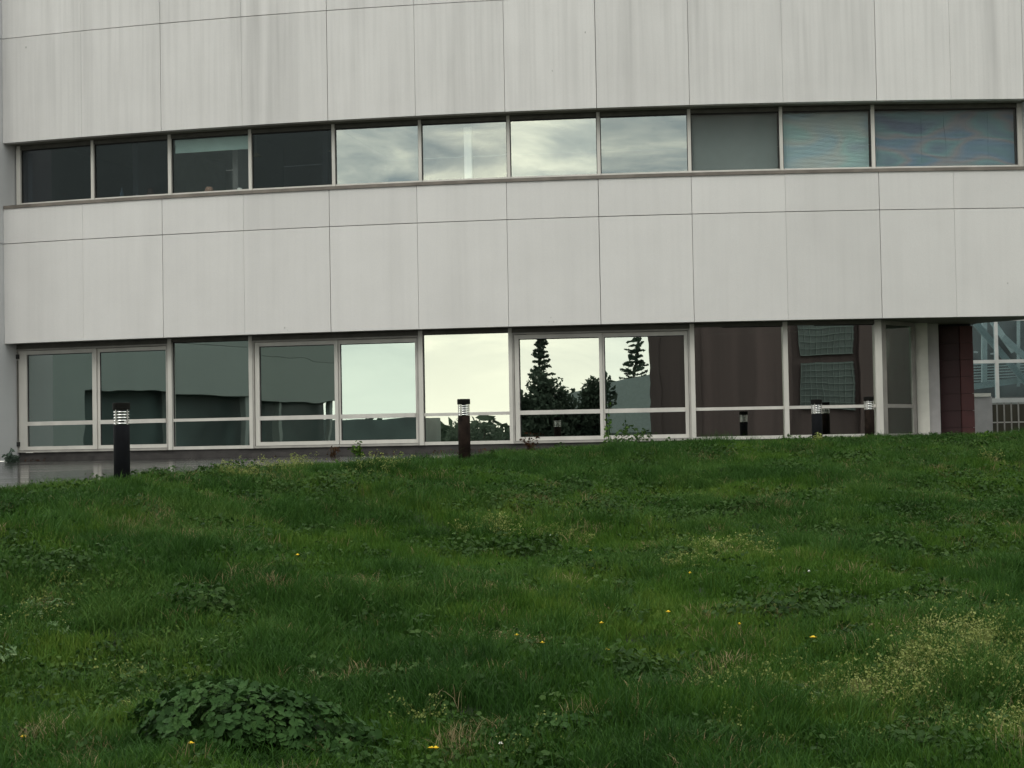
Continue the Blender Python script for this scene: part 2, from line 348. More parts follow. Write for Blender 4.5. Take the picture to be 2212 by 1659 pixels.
# soffits over both window bands
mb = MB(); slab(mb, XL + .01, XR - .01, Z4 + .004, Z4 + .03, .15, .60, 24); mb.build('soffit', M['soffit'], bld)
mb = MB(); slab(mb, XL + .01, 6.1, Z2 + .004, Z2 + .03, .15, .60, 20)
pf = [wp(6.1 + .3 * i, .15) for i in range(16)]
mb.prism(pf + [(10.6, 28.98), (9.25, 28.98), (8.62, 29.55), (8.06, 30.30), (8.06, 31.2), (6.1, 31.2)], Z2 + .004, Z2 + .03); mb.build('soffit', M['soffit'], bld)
# return wall at the left corner: its face runs square to the facade
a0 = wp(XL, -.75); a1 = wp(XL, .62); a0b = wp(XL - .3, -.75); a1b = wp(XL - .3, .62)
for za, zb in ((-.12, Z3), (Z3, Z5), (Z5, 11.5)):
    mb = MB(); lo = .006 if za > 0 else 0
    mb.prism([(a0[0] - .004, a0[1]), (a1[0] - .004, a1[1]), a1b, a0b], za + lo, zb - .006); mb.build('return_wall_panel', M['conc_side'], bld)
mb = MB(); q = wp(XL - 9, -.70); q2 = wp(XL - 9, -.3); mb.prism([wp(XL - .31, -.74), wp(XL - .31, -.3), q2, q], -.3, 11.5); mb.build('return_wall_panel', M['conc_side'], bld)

# --- upper ribbon of windows
UO = .40       # setback of the upper glazing
umul = [(38.5, 47), (199, 205), (365, 372), (538.5, 545), (718, 724.6), (904.6, 911), (1095, 1101.5), (1289, 1296), (1484.6, 1491.6), (1682.5, 1689.6), (1880.5, 1888), (2196, 2206)]
UX = [(station(a, 350 - .06 * min(a, 1200), UO), station(b_, 350 - .06 * min(a, 1200), UO)) for a, b_ in umul]
UZ0, UZ1 = ZS + .058, Z4
gl_u = [glass('upper_glass_%s' % 'abcdefghijk'[i], [.09, .09, .09, .09, .25, .18, .28, .22, .10, .10, .10][i], (.96, 1, .93) if 3 < i else (.9, .97, 1), ((.62, .66, .64) if i > 3 else (.5, .53, .56)) if i < 8 and i not in (2, 5) else (.95, .97, .96), .0009, .9, i * 3.1) for i in range(11)]
mb = MB(); slab(mb, XL + .01, UX[-1][1] + .02, ZS + .001, ZS + .055, -.022, .46, 24); sillo = mb.build('window_sill', M['sill'], bld)
mb = MB(); slab(mb, UX[-1][1], XR, ZS + .001, Z4 - .001, .12, .40, 6); mb.build('jamb_wall', M['conc_side'], bld)
for i in range(11):
    Xa, Xb = UX[i][1], UX[i + 1][0]; La, Lb = UX[i]
    mb = MB()      # frame: left mullion, bottom rail, head
    slab(mb, La, Lb, UZ0, UZ1 - .002, UO - .05, UO + .04)
    if i == 10: slab(mb, Xb, UX[11][1], UZ0, UZ1 - .002, UO - .05, UO + .04)
    slab(mb, Xa + .001, Xb - .001, UZ0 + .001, UZ0 + .085, UO - .025, UO + .04)
    w = mb.build('window', M['alu'], bld)
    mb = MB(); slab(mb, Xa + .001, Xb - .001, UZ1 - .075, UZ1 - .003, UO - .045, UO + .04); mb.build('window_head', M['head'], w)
    mb = MB(); z0, z1 = UZ0 + .086, UZ1 - .076
    slab(mb, Xa + .001, Xa + .014, z0, z1, UO - .012, UO + .02); slab(mb, Xb - .012, Xb - .001, z0, z1, UO - .012, UO + .02); slab(mb, Xa + .015, Xb - .013, z1 - .018, z1, UO - .012, UO + .02); mb.build('gasket', M['gasket'], w)
    mb = MB(); slab(mb, Xa + .014, Xb - .012, z0, z1 - .018, UO + .004, UO + .016); mb.build('pane', gl_u[i], w)
    if i in (8, 9, 10):
        mb = MB(); mat_ = {8: M['curtain'], 9: M['slat_pale'], 10: M['slat_dark']}[i]
        if i == 8:
            slab(mb, Xa + .02, Xb - .02, z0 + .01, z1, UO + .08, UO + .085); mb.build('roller_blind', mat_, w)
        else:
            k = 44
            for j in range(k):
                zc = z0 + .01 + (z1 - z0 - .02) * j / k; a, c = wp(Xa + .02, UO + .08), wp(Xb - .02, UO + .08); e_, f_ = wp(Xa + .02, UO + .098), wp(Xb - .02, UO + .098)
                mb.add([(a[0], a[1], zc), (c[0], c[1], zc), (f_[0], f_[1], zc + .023), (e_[0], e_[1], zc + .023)], [(0, 1, 2, 3)])
            mb.build('slatted_blind', mat_, w)['kind'] = 'stuff'
    if i == 2:
        mb = MB(); slab(mb, Xa + .03, Xb - .03, z1 - .22, z1, UO + .06, UO + .065); slab(mb, Xa + .03, Xb - .03, z1 - .245, z1 - .22, UO + .055, UO + .075); mb.build('roller_blind', M['teal'], w)
    if i == 0:
        mb = MB(); slab(mb, Xa + .06, Xa + .14, z0, z1 - .04, UO + .10, UO + .13); mb.build('vertical_blind', M['curtain'], w)
    if i == 5:
        xa = station(1005, 330, UO + .2); mb = MB(); slab(mb, xa, xa + .125, z0, z1 - .06, UO + .08, UO + .16); mb.build('white_post', M['white'], w)

# rooms behind
def room(z0, z1, Xa, Xb, off, depth, tag_):
    mb = MB(); slab(mb, Xa, Xb, z0 - .1, z0, off, off + depth, 16); mb.build('floor_slab', M['inner_dark'], bld)
    mb = MB(); slab(mb, Xa, Xb, z1, z1 + .1, off, off + depth, 16); mb.build('ceiling', M['ceil'], bld)
    mb = MB(); slab(mb, Xa, Xb, z0 + .001, z1 - .001, off + depth, off + depth + .1, 16); mb.build('interior_wall', M['inner'], bld)
    for Xw in (Xa, Xb): mb = MB(); slab(mb, Xw - .05, Xw + .05, z0 + .001, z1 - .001, .61, off + depth - .01); mb.build('interior_wall', M['inner'], bld)
    mb = MB(); slab(mb, Xa - .05, Xa + .05, z0 + .03, z1 - .15, .46, .608); mb.build('interior_wall', M['inner'], bld)
mb = MB(); slab(mb, XL - .25, XL + .045, ZS + .06, Z4 - .01, .45, 1.6); mb.build('interior_wall', M['inner'], bld)
room(ZS + .03, Z4 + .14, XL + .1, 7.6, .63, 4.5, 'upper')
room(.02, Z2 + .12, XL + .1, 6.0, .68, 4.5, 'lower')
for Xw, dp in ((-6.9, 3.6), (-5.0, 2.2), (-3.35, 3.8)):
    mb = MB(); slab(mb, Xw - .05, Xw + .05, ZS + .04, Z4 + .13, .9, .9 + dp); mb.build('partition', M['inner'], bld)
mb = MB(); slab(mb, 7.65, XR - .1, ZS + .03, Z4, .56, .60, 4); mb.build('interior_wall', M['inner'], bld)
# roof and rear so that the block is closed
mb = MB(); slab(mb, XL - .2, 7.6, 11.42, 11.5, .15, 5.4, 16); mb.build('roof', M['joint'], bld)

# --- lower ribbon
LO = .42
def LX(x): return station(x, 850, LO)
LZ0, LZ1 = .02, Z2
TR = .53
gl_par = {}
def lglass(i, refl=.5, tint=(.90, 1, .86), wob=.0018, sc=1.1):
    return glass('lower_glass_%s' % 'abcdefghijklm'[i], refl, tint, (.30, .36, .33), wob, sc, i * 4.7 + 1)
YAW = {8: -.030, 9: -.030}      # panes sit a little askew in their frames
def flat(mb, Xa, Xb, z0, z1, o0, o1, A, B, yw_=0.):
    """straight bar in the chord plane of stations A..B"""
    def pt(X, o):
        t_ = (X - A) / (B - A); p, q = wp(A, o), wp(B, o); return (p[0] + (q[0] - p[0]) * t_, p[1] + (q[1] - p[1]) * t_)
    a, b2, c, d = pt(Xa, o0 + yw_), pt(Xb, o0 - yw_), pt(Xb, o1 - yw_), pt(Xa, o1 + yw_)
    return mb.prism([a, b2, c, d], z0, z1)
gi = 0
GP = [(.46, (.82, .95, .90)), (.48, (.82, .95, .90)), (.48, (.84, .95, .90)), (.42, (.84, .95, .88)), (.35, (.86, 1, .93)), (.42, (.97, 1, .88)), (.39, (.96, 1, .90)), (.39, (.93, 1, .92)), (.50, (.95, .98, .90)), (.48, (.95, .98, .90)), (.4, (.9, 1, .9))]
WOB = [.0024, .0018, .0014, .0016, .0014, .0014, .0010, .0011, .0011, .0009, .002]
SC = [1.3, 1.2, .9, 1.4, 1.0, .9, 1.3, 1.6, 1.3, 1.2, 1.5]
def sash(w, A, B, ga, gb, gi, bot, top, tr_t):
    yw_ = YAW.get(gi, 0.) * (gb - ga) / 2
    """one glazed light: upper and lower pane, transom"""
    gm = lglass(gi, GP[gi][0], GP[gi][1], WOB[gi], SC[gi])
    mb = MB(); flat(mb, ga, gb, TR - tr_t / 2, TR + tr_t / 2, LO - .03, LO + .025, A, B); mb.build('transom', M['alu'], w)
    mb = MB(); flat(mb, ga, gb, bot, TR - tr_t / 2, LO + .004, LO + .018, A, B, yw_); mb.build('pane', gm, w)
    mb = MB(); flat(mb, ga, gb, TR + tr_t / 2, top, LO + .004, LO + .018, A, B, yw_); mb.build('pane', gm, w)
    mb = MB(); flat(mb, ga, ga + .016, bot, top, LO - .004, LO + .003, A, B); flat(mb, ga + .017, gb - .001, top - .014, top, LO - .004, LO + .003, A, B); mb.build('gasket', M['gasket'], w)
def fixed(a, b_, gi):
    A, B = LX(a), LX(b_); mb = MB(); flat(mb, A + .001, B - .001, LZ0, LZ0 + .055, LO - .05, LO + .04, A, B); w = mb.build('window', M['alu'], bld)
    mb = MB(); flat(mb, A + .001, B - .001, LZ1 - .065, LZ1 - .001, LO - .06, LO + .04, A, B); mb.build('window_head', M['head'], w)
    sash(w, A, B, A + .001, B - .001, gi, LZ0 + .055, LZ1 - .066, .05); return w
def unit(a, g1, g2, g3, g4, b_, gi):
    A, B = LX(a), LX(b_); G = [LX(v) for v in (g1, g2, g3, g4)]
    top = LZ1 - .085; mb = MB()
    flat(mb, A, A + .03, LZ0, top, LO - .06, LO + .04, A, B); flat(mb, B - .03, B, LZ0, top, LO - .06, LO + .04, A, B)
    flat(mb, A + .031, B - .031, LZ0, LZ0 + .035, LO - .075, LO + .04, A, B); flat(mb, A + .031, B - .031, top - .028, top, LO - .06, LO + .04, A, B)
    w = mb.build('window', M['alu_dark'], bld)
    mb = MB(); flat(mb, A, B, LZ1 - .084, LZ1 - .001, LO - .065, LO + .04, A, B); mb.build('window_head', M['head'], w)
    zt, zb = LZ1 - .185, .125; mid = (G[1] + G[2]) / 2
    for k, (x0, ga, gb, x1, po) in enumerate(((A + .036, G[0], G[1], mid + .012, -.035), (mid + .018, G[2], G[3], B - .036, -.005))):
        mb = MB(); o0, o1 = LO + po, LO + .035
        flat(mb, x0, ga, .062, top - .034, o0, o1, A, B); flat(mb, gb, x1, .062, top - .034, o0, o1, A, B)
        flat(mb, ga + .001, gb - .001, .062, zb, o0, o1, A, B); flat(mb, ga + .001, gb - .001, zt, top - .034, o0, o1, A, B)
        mb.build('sash_frame', M['alu'], w)
        sash(w, A, B, ga + .001, gb - .001, gi + k, zb, zt, .07)
    if a < 60:      # hinges with rust at the left edge
        for z_ in (.16, 1.72):
            mb = MB(); flat(mb, A + .018, A + .058, z_ - .03, z_ + .05, LO - .085, LO - .036, A, B); mb.build('hinge', M['gasket'], w)
        mb = MB(); flat(mb, A + .036, A + .046, .22, 1.66, LO - .082, LO - .062, A, B); mb.build('bolt_rod', M['head'], w)
    return w
unit(39, 60, 201, 216, 359, 366.5, 0)
fixed(375, 541, 2)
unit(548.5, 562, 724, 736, 898, 907, 3)
fixed(916, 1101, 5)
unit(1108.5, 1123, 1296, 1307, 1480, 1492.5, 6)
fixed(1502, 1693, 8)
fixed(1703, 1891, 9)
for a, b_ in ((366.5, 375), (541, 548.5), (907, 916), (1101, 1108.5), (1492.5, 1502), (1693, 1703)):
    A, B = LX(a), LX(b_); mb = MB(); flat(mb, A + .0005, B - .0005, LZ0, LZ1 - .003, LO - .07, LO + .05, A, B); mb.build('mullion', M['alu'], bld)
A, B = LX(1891), LX(1905.5); mb = MB(); flat(mb, A + .0005, B, LZ0, LZ1 - .003, LO - .07, LO + .06, A, B); mb.build('corner_post', M['alu'], bld)
# glazed return at the right end, turned 45 degrees back
c0 = Vector((*wp(LX(1906.5), LO - .03), 0)); c1 = at(1978, 800, 29.72); c1.z = 0
def rflat(mb, t0, t1, z0, z1, o0, o1):
    d = (c1 - c0); n = Vector((d.y, -d.x, 0)).normalized(); f_ = lambda t_, o_: (c0 + d * t_ - n * o_)[:2]
    return mb.prism([f_(t0, o0), f_(t1, o0), f_(t1, o1), f_(t0, o1)], z0, z1)
mb = MB(); rflat(mb, 0, .13, LZ0, LZ1 - .003, 0, .06); rflat(mb, .90, 1, LZ0, LZ1 - .003, 0, .06); rflat(mb, .131, .899, LZ0, .07, 0, .06); rflat(mb, .131, .899, Z2 - .07, Z2 - .003, 0, .06); w = mb.build('window', M['alu_dark'], bld)
mb = MB(); rflat(mb, .131, .899, .50, .56, .01, .05); mb.build('transom', M['alu_dark'], w)
for z0, z1 in ((.07, .50), (.56, Z2 - .07)): mb = MB(); rflat(mb, .131, .899, z0, z1, .02, .034); mb.build('pane', lglass(10, .42, (.9, 1, .92), .003, 2.), w)
mb = MB(); rflat(mb, .42, .54, .08, .95, .22, .24); rflat(mb, .30, .52, 1.15, 1.28, .22, .24); mb.build('curtain', M['teal'], w)
mb = MB(); slab(mb, XL + .01, 6.1, -.35, LZ0 - .002, .40, .75, 24); mb.build('plinth', M['plinth'], bld)
mb = MB(); slab(mb, XL + .03, 6.05, -.35, -.055, .30, .399, 24); mb.build('plinth_ledge', M['plinth'], bld)
# small marks on the wall
for x, y, s_ in ((1190, 686, .012), (1186, 695, .01), (1196, 695, .012), (615, 708, .014), (621, 713, .008), (1264, 70, .016), (1193, 153, .012), (56, 103, .018), (2177, 612, .012)):
    X = station(x, y, -.004); d = ray(x, y); p = wp(X, 0); z = d.z / d.y * p[1]
    mb = MB(); n = 7; c = [(p[0] + s_ * math.cos(i * 6.283 / n) * random.uniform(.5, 1), p[1] - .0035, z + s_ * 1.5 * math.sin(i * 6.283 / n) * random.uniform(.5, 1)) for i in range(n)]
    mb.add(c + [(q[0], q[1] + .004, q[2]) for q in c], [tuple(range(n))] + [(i, i + n, (i + 1) % n + n, (i + 1) % n) for i in range(n)]); mb.build('wall_mark', M['joint'], bld)
# small things on the upper sill
def sill_spot(x, off=.58):
    X = station(x, 420, off); p = wp(X, off); return (p[0], p[1], UZ0 + .06)
def lathe_thing(name, label, cat, loc, prof, mat):
    o_ = MB().lathe(prof, 14).build(name, mat, smooth=True); o_.location = loc; return tag(o_, label, cat)
mb = MB(); slab(mb, XL + .12, 5.9, UZ0 - .02, UZ0 + .058, UO + .05, .84, 20); mb.build('window_board', M['inner'], bld)
lathe_thing('bottle', 'small clear and blue bottle inside the second upper window from the left', 'bottle', sill_spot(263), [(0, 0), (.032, 0), (.034, .12), (.012, .17), (.012, .21), (0, .21)], plain('bottle_plastic', (.35, .48, .55), .3))
lathe_thing('cup', 'little white cup on the sill right of the blue bottle', 'cup', sill_spot(297), [(0, 0), (.028, 0), (.036, .07), (.03, .07), (.025, .01), (0, .01)], M['white'])
lathe_thing('jug', 'brown jug at the right end of the second upper window', 'jug', sill_spot(325), [(0, 0), (.05, 0), (.07, .06), (.045, .12), (.05, .16), (0, .16)], plain('brown_clay', (.28, .15, .09), .6))
lathe_thing('jug', 'round brown pot inside the window with the teal blind', 'pot', sill_spot(452), [(0, 0), (.06, 0), (.08, .07), (.05, .13), (0, .13)], plain('brown_clay_dark', (.20, .11, .075), .6))
lathe_thing('cup', 'pale cup in the lower right corner of the window with the teal blind', 'cup', sill_spot(518), [(0, 0), (.03, 0), (.045, .08), (.04, .08), (0, .01)], M['white'])
for k, (x, lab) in enumerate(((553, 'small yellowish hanging lamp at the upper left of the fourth upper window'), (706, 'small yellowish hanging lamp in the upper right corner of the fourth upper window'))):
    t_ = thing('hanging_lamp', lab, 'lamp', group='lamps hanging inside the fourth upper window'); X = station(x, 320, 1.0); p = wp(X, 1.0)
    MB().lathe([(.10, 0), (.02, .06), (0, .06)], 14, (p[0], p[1], 5.14)).build('lamp_shade', plain('yellow_shade', (.55, .42, .2), .7), t_)
    MB().tube((p[0], p[1], 5.2), (p[0], p[1], Z4 + .13), .004, n=6).build('cord', M['white'], t_)

# ------------------------------------------------------------------ ground
def pav(X, Y): return -.625 + .00666 * X + .0178 * Y
CX = np.array([-60, -9, -5, -3.85, -3.55, -2.6, -.58, .8, 2.5, 4.25, 5.8, 8, 12, 60.]); CY = np.array([13.5, 14., 15.6, 16.3, 16.5, 18.3, 21.7, 23.2, 24.2, 25.0, 27.5, 28.2, 29, 30.])
CB = np.array([.0, .0, .0, .02, .10, .08, .06, .08, .12, .07, .04, .05, .06, .06])
def crest(X): return np.interp(X, CX, CY)
def ground_z(X, Y):
    X = np.asarray(X, float); Y = np.asarray(Y, float); yc = crest(X); zc = pav(X, yc) + np.interp(X, CX, CB)
    u = np.clip((yc - Y) / (yc - 7.8), 0, 1); w_ = .62 * u + .38 * u * u * (3 - 2 * u)
    z = zc + (-1.68 - zc) * w_
    near = np.clip((Y - 2) / 6, 0, 1) * np.clip((yc + .2 - Y) / 2.5, 0, 1)
    z = z + near * ((vnoise(X, Y, 2.6) - .5) * .20 + (vnoise(X, Y, .8, 1) - .5) * .17 + (vnoise(X, Y, .35, 2) - .5) * .05)
    beyond = np.clip((Y - yc) / 1.2, 0, 1)
    zb = np.minimum(pav(X, np.minimum(Y, 32)), 0) - .035
    low = np.clip((Y - 30.6) / 2.2, 0, 1) * np.clip((X - 5.) / 1., 0, 1)
    zb = zb * (1 - low) + -1.3 * low
    z = np.where(Y > yc, (pav(X, Y) + np.interp(X, CX, CB)) * (1 - beyond) + zb * beyond, z)
    return z
gx = np.concatenate([-np.geomspace(600, 14, 18), np.arange(-13, 14.01, .25), np.geomspace(14.6, 600, 18)])
gy = np.concatenate([-np.geomspace(600, 6, 20), np.arange(-5, 38.01, .25), np.geomspace(39, 600, 18)])
GX, GY = np.meshgrid(gx, gy); GZ = ground_z(GX, GY)
idx = np.arange(GX.size).reshape(GX.shape)
fc = np.stack([idx[:-1, :-1], idx[:-1, 1:], idx[1:, 1:], idx[1:, :-1]], -1).reshape(-1, 4)
g_o = mesh_obj('ground', np.stack([GX, GY, GZ], -1).reshape(-1, 3), fc, M['soil'], smooth=True)
structure(g_o, 'earth of the lawn bank falling from the building towards the viewer', 'ground')
# paved terrace between lawn and building
px = np.arange(-40, 13.01, .5); v = []; rows = 14
for X in px:
    y0 = float(crest(X)) + .15; y1 = 31.9
    for j in range(rows + 1):
        Y = y0 + (y1 - y0) * j / rows; v.append((X, Y, pav(X, Y)))
idx = np.arange(len(v)).reshape(len(px), rows + 1)
fc = np.stack([idx[:-1, :-1], idx[1:, :-1], idx[1:, 1:], idx[:-1, 1:]], -1).reshape(-1, 4)
structure(mesh_obj('terrace_paving', np.array(v), fc, M['paving']), 'wet grey terrace along the foot of the building', 'pavement')
# car park far behind the viewer
mb = MB(); mb.add([(-120, -14, -1.66), (40, -14, -1.66), (40, -140, -1.66), (-120, -140, -1.66)], [(3, 2, 1, 0)])
structure(mb.build('road', M['asphalt']), 'wide asphalt yard on the far side of the lawn', 'road')

# ------------------------------------------------------------------ bollards
def bollard(x, ytop, Y, label, mat):
    top = at(x, ytop, Y); H = .82; base = Vector((top.x, top.y, top.z - H))
    t_ = thing('bollard_light', label, 'bollard', base, 'round bollard lights along the lawn edge')
    R = .0775
    MB().lathe([(0, -.15), (R - .004, -.15), (R - .004, H - .206), (R - .01, H - .202), (0, H - .202)]).build('post', mat, t_, True)
    MB().lathe([(0, H - .064), (R, H - .064), (R + .0015, H - .06), (R + .0015, H - .006), (R - .004, H), (0, H)]).build('cap', M['cap'], t_)
    MB().lathe([(.026, H - .201), (.026, H - .065)], 16).build('lamp_core', M['core'], t_, True)
    for k in range(5):
        z = H - .196 + k * .0262
        MB().lathe([(.036, z + .006), (R - .012, z), (R - .005, z + .001), (R - .0095, z + .014), (.036, z + .017), (.036, z + .006)], 24).build('louvre', M['louvre'], t_, True)
    for k in range(4):
        a = math.pi / 4 + k * math.pi / 2 + .25; c, s = math.cos(a) * (R - .003), math.sin(a) * (R - .003)
        MB().tube((c, s, H - .202), (c, s, H - .063), .005, n=6).build('cage_bar', M['alu_dark'], t_)
    return t_
B1 = bollard(262, 870, 16.0, 'black bollard light by the wet terrace, far left and largest', M['bol_black'])
B2 = bollard(1001.5, 862, 21.3, 'dark brown bollard light in front of the brightest window pane', M['bol_brown'])
B3 = bollard(1763.5, 863, 24.6, 'black bollard light before the window with the grid reflection', M['bol_black'])
B4 = bollard(1876.5, 857, 27.2, 'rusty brown bollard light beside the white corner post, farthest right', M['bol_brown'])
MB().lathe([(0, 0), (.012, .0), (.018, -.006)], 12).build('sensor', M['bol_brown'], B1).matrix_local = Matrix.Translation((-.0, -.078, .785)) @ Matrix.Rotation(math.pi / 2, 4, 'X')

# ------------------------------------------------------------------ right end: column, red wall, yard beyond
def planpt(x, Y): p = at(x, 850, Y); return (p.x, p.y)
p1, p2 = planpt(1981, 29.95), planpt(2007, 29.90); p3, p4 = (p2[0], p2[1] + .2), (p1[0], p1[1] + .2)
q1, q2 = planpt(2006, 30.04), planpt(2030.5, 30.06); tag(MB().prism([(p2[0] + .002, q1[1]), q2, (q2[0], q2[1] + .3), (p2[0] + .002, q2[1] + .3)], -.5, Z2 + .003).build('grey_pier', M['wall_grey']), 'grey mauve pier between the cream column and the red wall', 'pier')
tag(MB().prism([p1, p2, p3, p4], -.5, Z2 + .003).build('column', M['cream']), 'narrow cream column under the overhang at the right, beside the glazed corner', 'column')
red = thing('red_wall', 'dark oxblood clad wall between cream column and glass building', 'wall')
r1, r2, r3 = planpt(2031.5, 30.38), planpt(2075, 30.24), planpt(2103, 30.28)
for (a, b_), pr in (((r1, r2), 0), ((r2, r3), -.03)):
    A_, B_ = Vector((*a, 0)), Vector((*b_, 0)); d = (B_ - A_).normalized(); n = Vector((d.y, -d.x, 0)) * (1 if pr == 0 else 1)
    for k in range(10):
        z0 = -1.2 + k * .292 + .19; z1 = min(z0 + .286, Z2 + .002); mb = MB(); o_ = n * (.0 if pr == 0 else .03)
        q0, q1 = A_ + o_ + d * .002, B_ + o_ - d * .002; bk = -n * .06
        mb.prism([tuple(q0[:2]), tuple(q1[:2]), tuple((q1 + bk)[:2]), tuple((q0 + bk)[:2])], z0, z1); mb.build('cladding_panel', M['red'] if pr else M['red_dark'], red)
mb = MB(); mb.prism([(r1[0], r1[1] + .08), (r2[0], r2[1] + .08), (r3[0], r3[1] + .08), (r3[0], r3[1] + .5), (r1[0], r1[1] + .5)], -1.3, Z2); mb.build('wall_core', M['gasket'], red)

gb = thing('glass_building', 'glass and white steel building with diagonal braces beyond the opening', 'building')
Yg = 42.
def G(x, y, dY=0): return at(x, y, Yg + dY)
x0, x1 = at(2060, 850, Yg).x, at(2420, 850, Yg).x
MB().box(x0, x1, Yg + 2.5, Yg + 8, -1.4, 9).build('rear_wall', M['far_in'], gb)
mb = MB()
for k in range(5):      # glazing panes in bays
    pass
vx = [2060, 2154, 2245, 2335, 2420]; vz = [G(2150, 862).z, G(2150, 781).z, G(2150, 690).z, G(2150, 600).z]
fg = glass('far_pane_glass', .10, (.9, 1, 1), (.62, .70, .72), .001, .5)
for i in range(4):
    for j in range(3):
        xa, xb = at(vx[i], 850, Yg).x, at(vx[i + 1], 850, Yg).x
        MB().box(xa + .04, xb - .04, Yg, Yg + .02, vz[j] + .04, vz[j + 1] - .04).build('pane', fg, gb)
for x in vx:
    X = at(x, 850, Yg).x; MB().box(X - .04, X + .04, Yg - .06, Yg + .04, vz[0], vz[-1]).build('mullion', M['white'], gb)
for z in vz[1:3]: MB().box(x0, x1, Yg - .05, Yg - .001, z - .04, z + .04).build('rail', M['white'], gb)
for a, b_, dY in (((2104, 694), (2225, 836), .5), ((2166, 727), (2240, 795), 1.2), ((2140, 690), (2190, 760), 2.2)):
    MB().bar(G(*a, dY), G(*b_, dY), .06, .15).build('brace', M['far_steel'], gb)
MB().bar(G(2095, 836, .9), G(2260, 814, .9), .2, .15).build('stair_beam', M['far_steel'], gb)
MB().bar(G(2126, 690, 1.4), G(2126, 835, 1.4), .12, .12).build('post', M['far_steel'], gb)
MB().bar(G(2200, 690, 2.0), G(2200, 835, 2.0), .07, .07).build('post', M['far_steel'], gb)
for k in range(7):
    MB().bar(G(2095, 788 + k * 6, 1.8), G(2215, 781 + k * 6.3, 1.8), .03, .03).build('handrail', M['far_steel'], gb)
for a, b_ in (((2104, 760), (2112, 761)), ((2140, 764), (2148, 764))):
    MB().bar(G(*a, 2.3), G(*b_, 2.3), .05, .04).build('light_strip', M['white'], gb)
MB().box(x0, x1, Yg + .3, Yg + 2.4, vz[0] - .3, vz[0] - .05).build('floor_slab', M['joint'], gb)
# yard wall, beam and bars
yw = thing('yard_wall', 'short grey wall with pale coping right of the red wall', 'wall')
a, b_ = at(2098, 860, 36), at(2143, 860, 36); zt = at(2120, 857, 36).z
MB().box(a.x, b_.x, 36, 36.25, -1.35, zt).build('pier', M['wall_grey'], yw); MB().box(a.x, b_.x - .03, 35.96, 36.29, zt + .001, zt + .07).build('coping', M['cream'], yw)
fn = thing('barred_fence', 'white beam with thin upright bars above the parked car', 'fence')
a, b_ = at(2142, 870, 36.1), at(2420, 870, 36.1); zb = at(2180, 860, 36.1).z; za = at(2180, 869.5, 36.1).z
MB().box(a.x, b_.x, 36.05, 36.2, za, zb).build('beam', M['white'], fn)
zr = at(2180, 912, 36.1).z; MB().box(a.x, b_.x, 36.1, 36.13, zr - .012, zr + .012).build('rail', M['alu'], fn)
x = 2153.5
while x < 2400:
    X = at(x, 890, 36.1).x; MB().box(X - .012, X + .012, 36.075, 36.099, -1.3, za - .001).build('bar', M['alu_dark'], fn); x += 15.4
tag(MB().box(a.x - .5, b_.x + 1, 37.6, 37.8, -1.35, zb - .1).build('hedge_wall', M['dark_olive']), 'dark olive wall behind the thin upright bars', 'wall')
# parked car, only its roof shows over the grass
car = thing('parked_car', 'pale blue car behind the grass at the right edge', 'car', (0, 0, 0))
cx = at(2134, 940, 33.6).x; zr = at(2190, 931.5, 33.6).z
prof = [(-.95, -1.05), (-.95, -.72), (-.85, -.55), (-.15, -.46), (.42, -.08), (.75, 0), (1.9, -.0), (2.35, -.12), (2.85, -.52), (3.15, -.58), (3.2, -1.05)]
cyl = []
W = 1.66
mb = MB(); n = len(prof); ys = [33.0, 33.12, 33.0 + W - .12, 33.0 + W]
rings = []
for yi, y_ in enumerate(ys):
    ins = .06 if yi in (0, 3) else 0
    for (px_, pz) in prof: rings.append((cx + px_ * (1 - ins * .02) , y_ + (.12 if pz > -.5 and yi == 0 else -.12 if pz > -.5 and yi == 3 else 0), zr + pz - (ins if pz > -.5 else 0)))
f = [(i * n + j, i * n + j + 1, (i + 1) * n + j + 1, (i + 1) * n + j) for i in range(3) for j in range(n - 1)] + [tuple(range(n)), tuple(range(4 * n - 1, 3 * n - 1, -1)), ] + [(i * n, (i + 1) * n, (i + 1) * n + n - 1, i * n + n - 1) for i in range(3)]
mb.add(rings, f); mb.build('body', M['carpaint'], car, True)
mb = MB(); mb.add([(cx - .05, 33.015, zr - .50), (cx + .5, 33.075, zr - .12), (cx + 2.2, 33.075, zr - .12), (cx + 2.7, 33.015, zr - .5)], [(0, 1, 2, 3)]); 
mb.add([(p[0], p[1] + .02, p[2]) for p in mb.v[:4]], [(3, 2, 1, 0)]); mb.build('side_window', M['darkglass'], car)
for xw in (-.15, 2.45):
    for y_ in (33.0, 33.0 + W - .2): MB().tube((cx + xw, y_, zr - 1.1), (cx + xw, y_ + .2, zr - 1.1), .3, n=20).build('wheel', M['tyre'], car)

# ------------------------------------------------------------------ what the windows mirror: the other side of the lawn
wing = thing('opposite_wing', 'grey concrete wing with dark ground floor, mirrored in the left windows', 'building')
for z0, z1 in ((1.945, 3.7), (3.71, 4.9)): MB().box(-34, -25, -10.6, 17.2, z0, z1 - .005).build('wall_band', M['conc_wing_shade'], wing)
MB().box(-34, -25, -10.6, 17.2, 4.9, 17).build('wall', M['conc_wing_shade'], wing)
MB().box(-34, -25.6, -10.5, 15.2, -1.7, 1.944).build('dark_glazing', M['darkglass'], wing)
MB().box(-34, -25, 15.2, 17.2, -1.7, 1.944).build('end_pier', M['conc_wing_shade'], wing)
for y_ in (11.5, 7.2, 3., -1.5, -6, -10.4): MB().box(-25.35, -25.1, y_ - .12, y_ + .12, -1.7, 1.944).build('post', M['conc_wing_shade'], wing)
brn = thing('brown_building', 'tall brown clad building with gridded windows, mirrored in the right windows', 'building')
xx = -3.4; k = 0
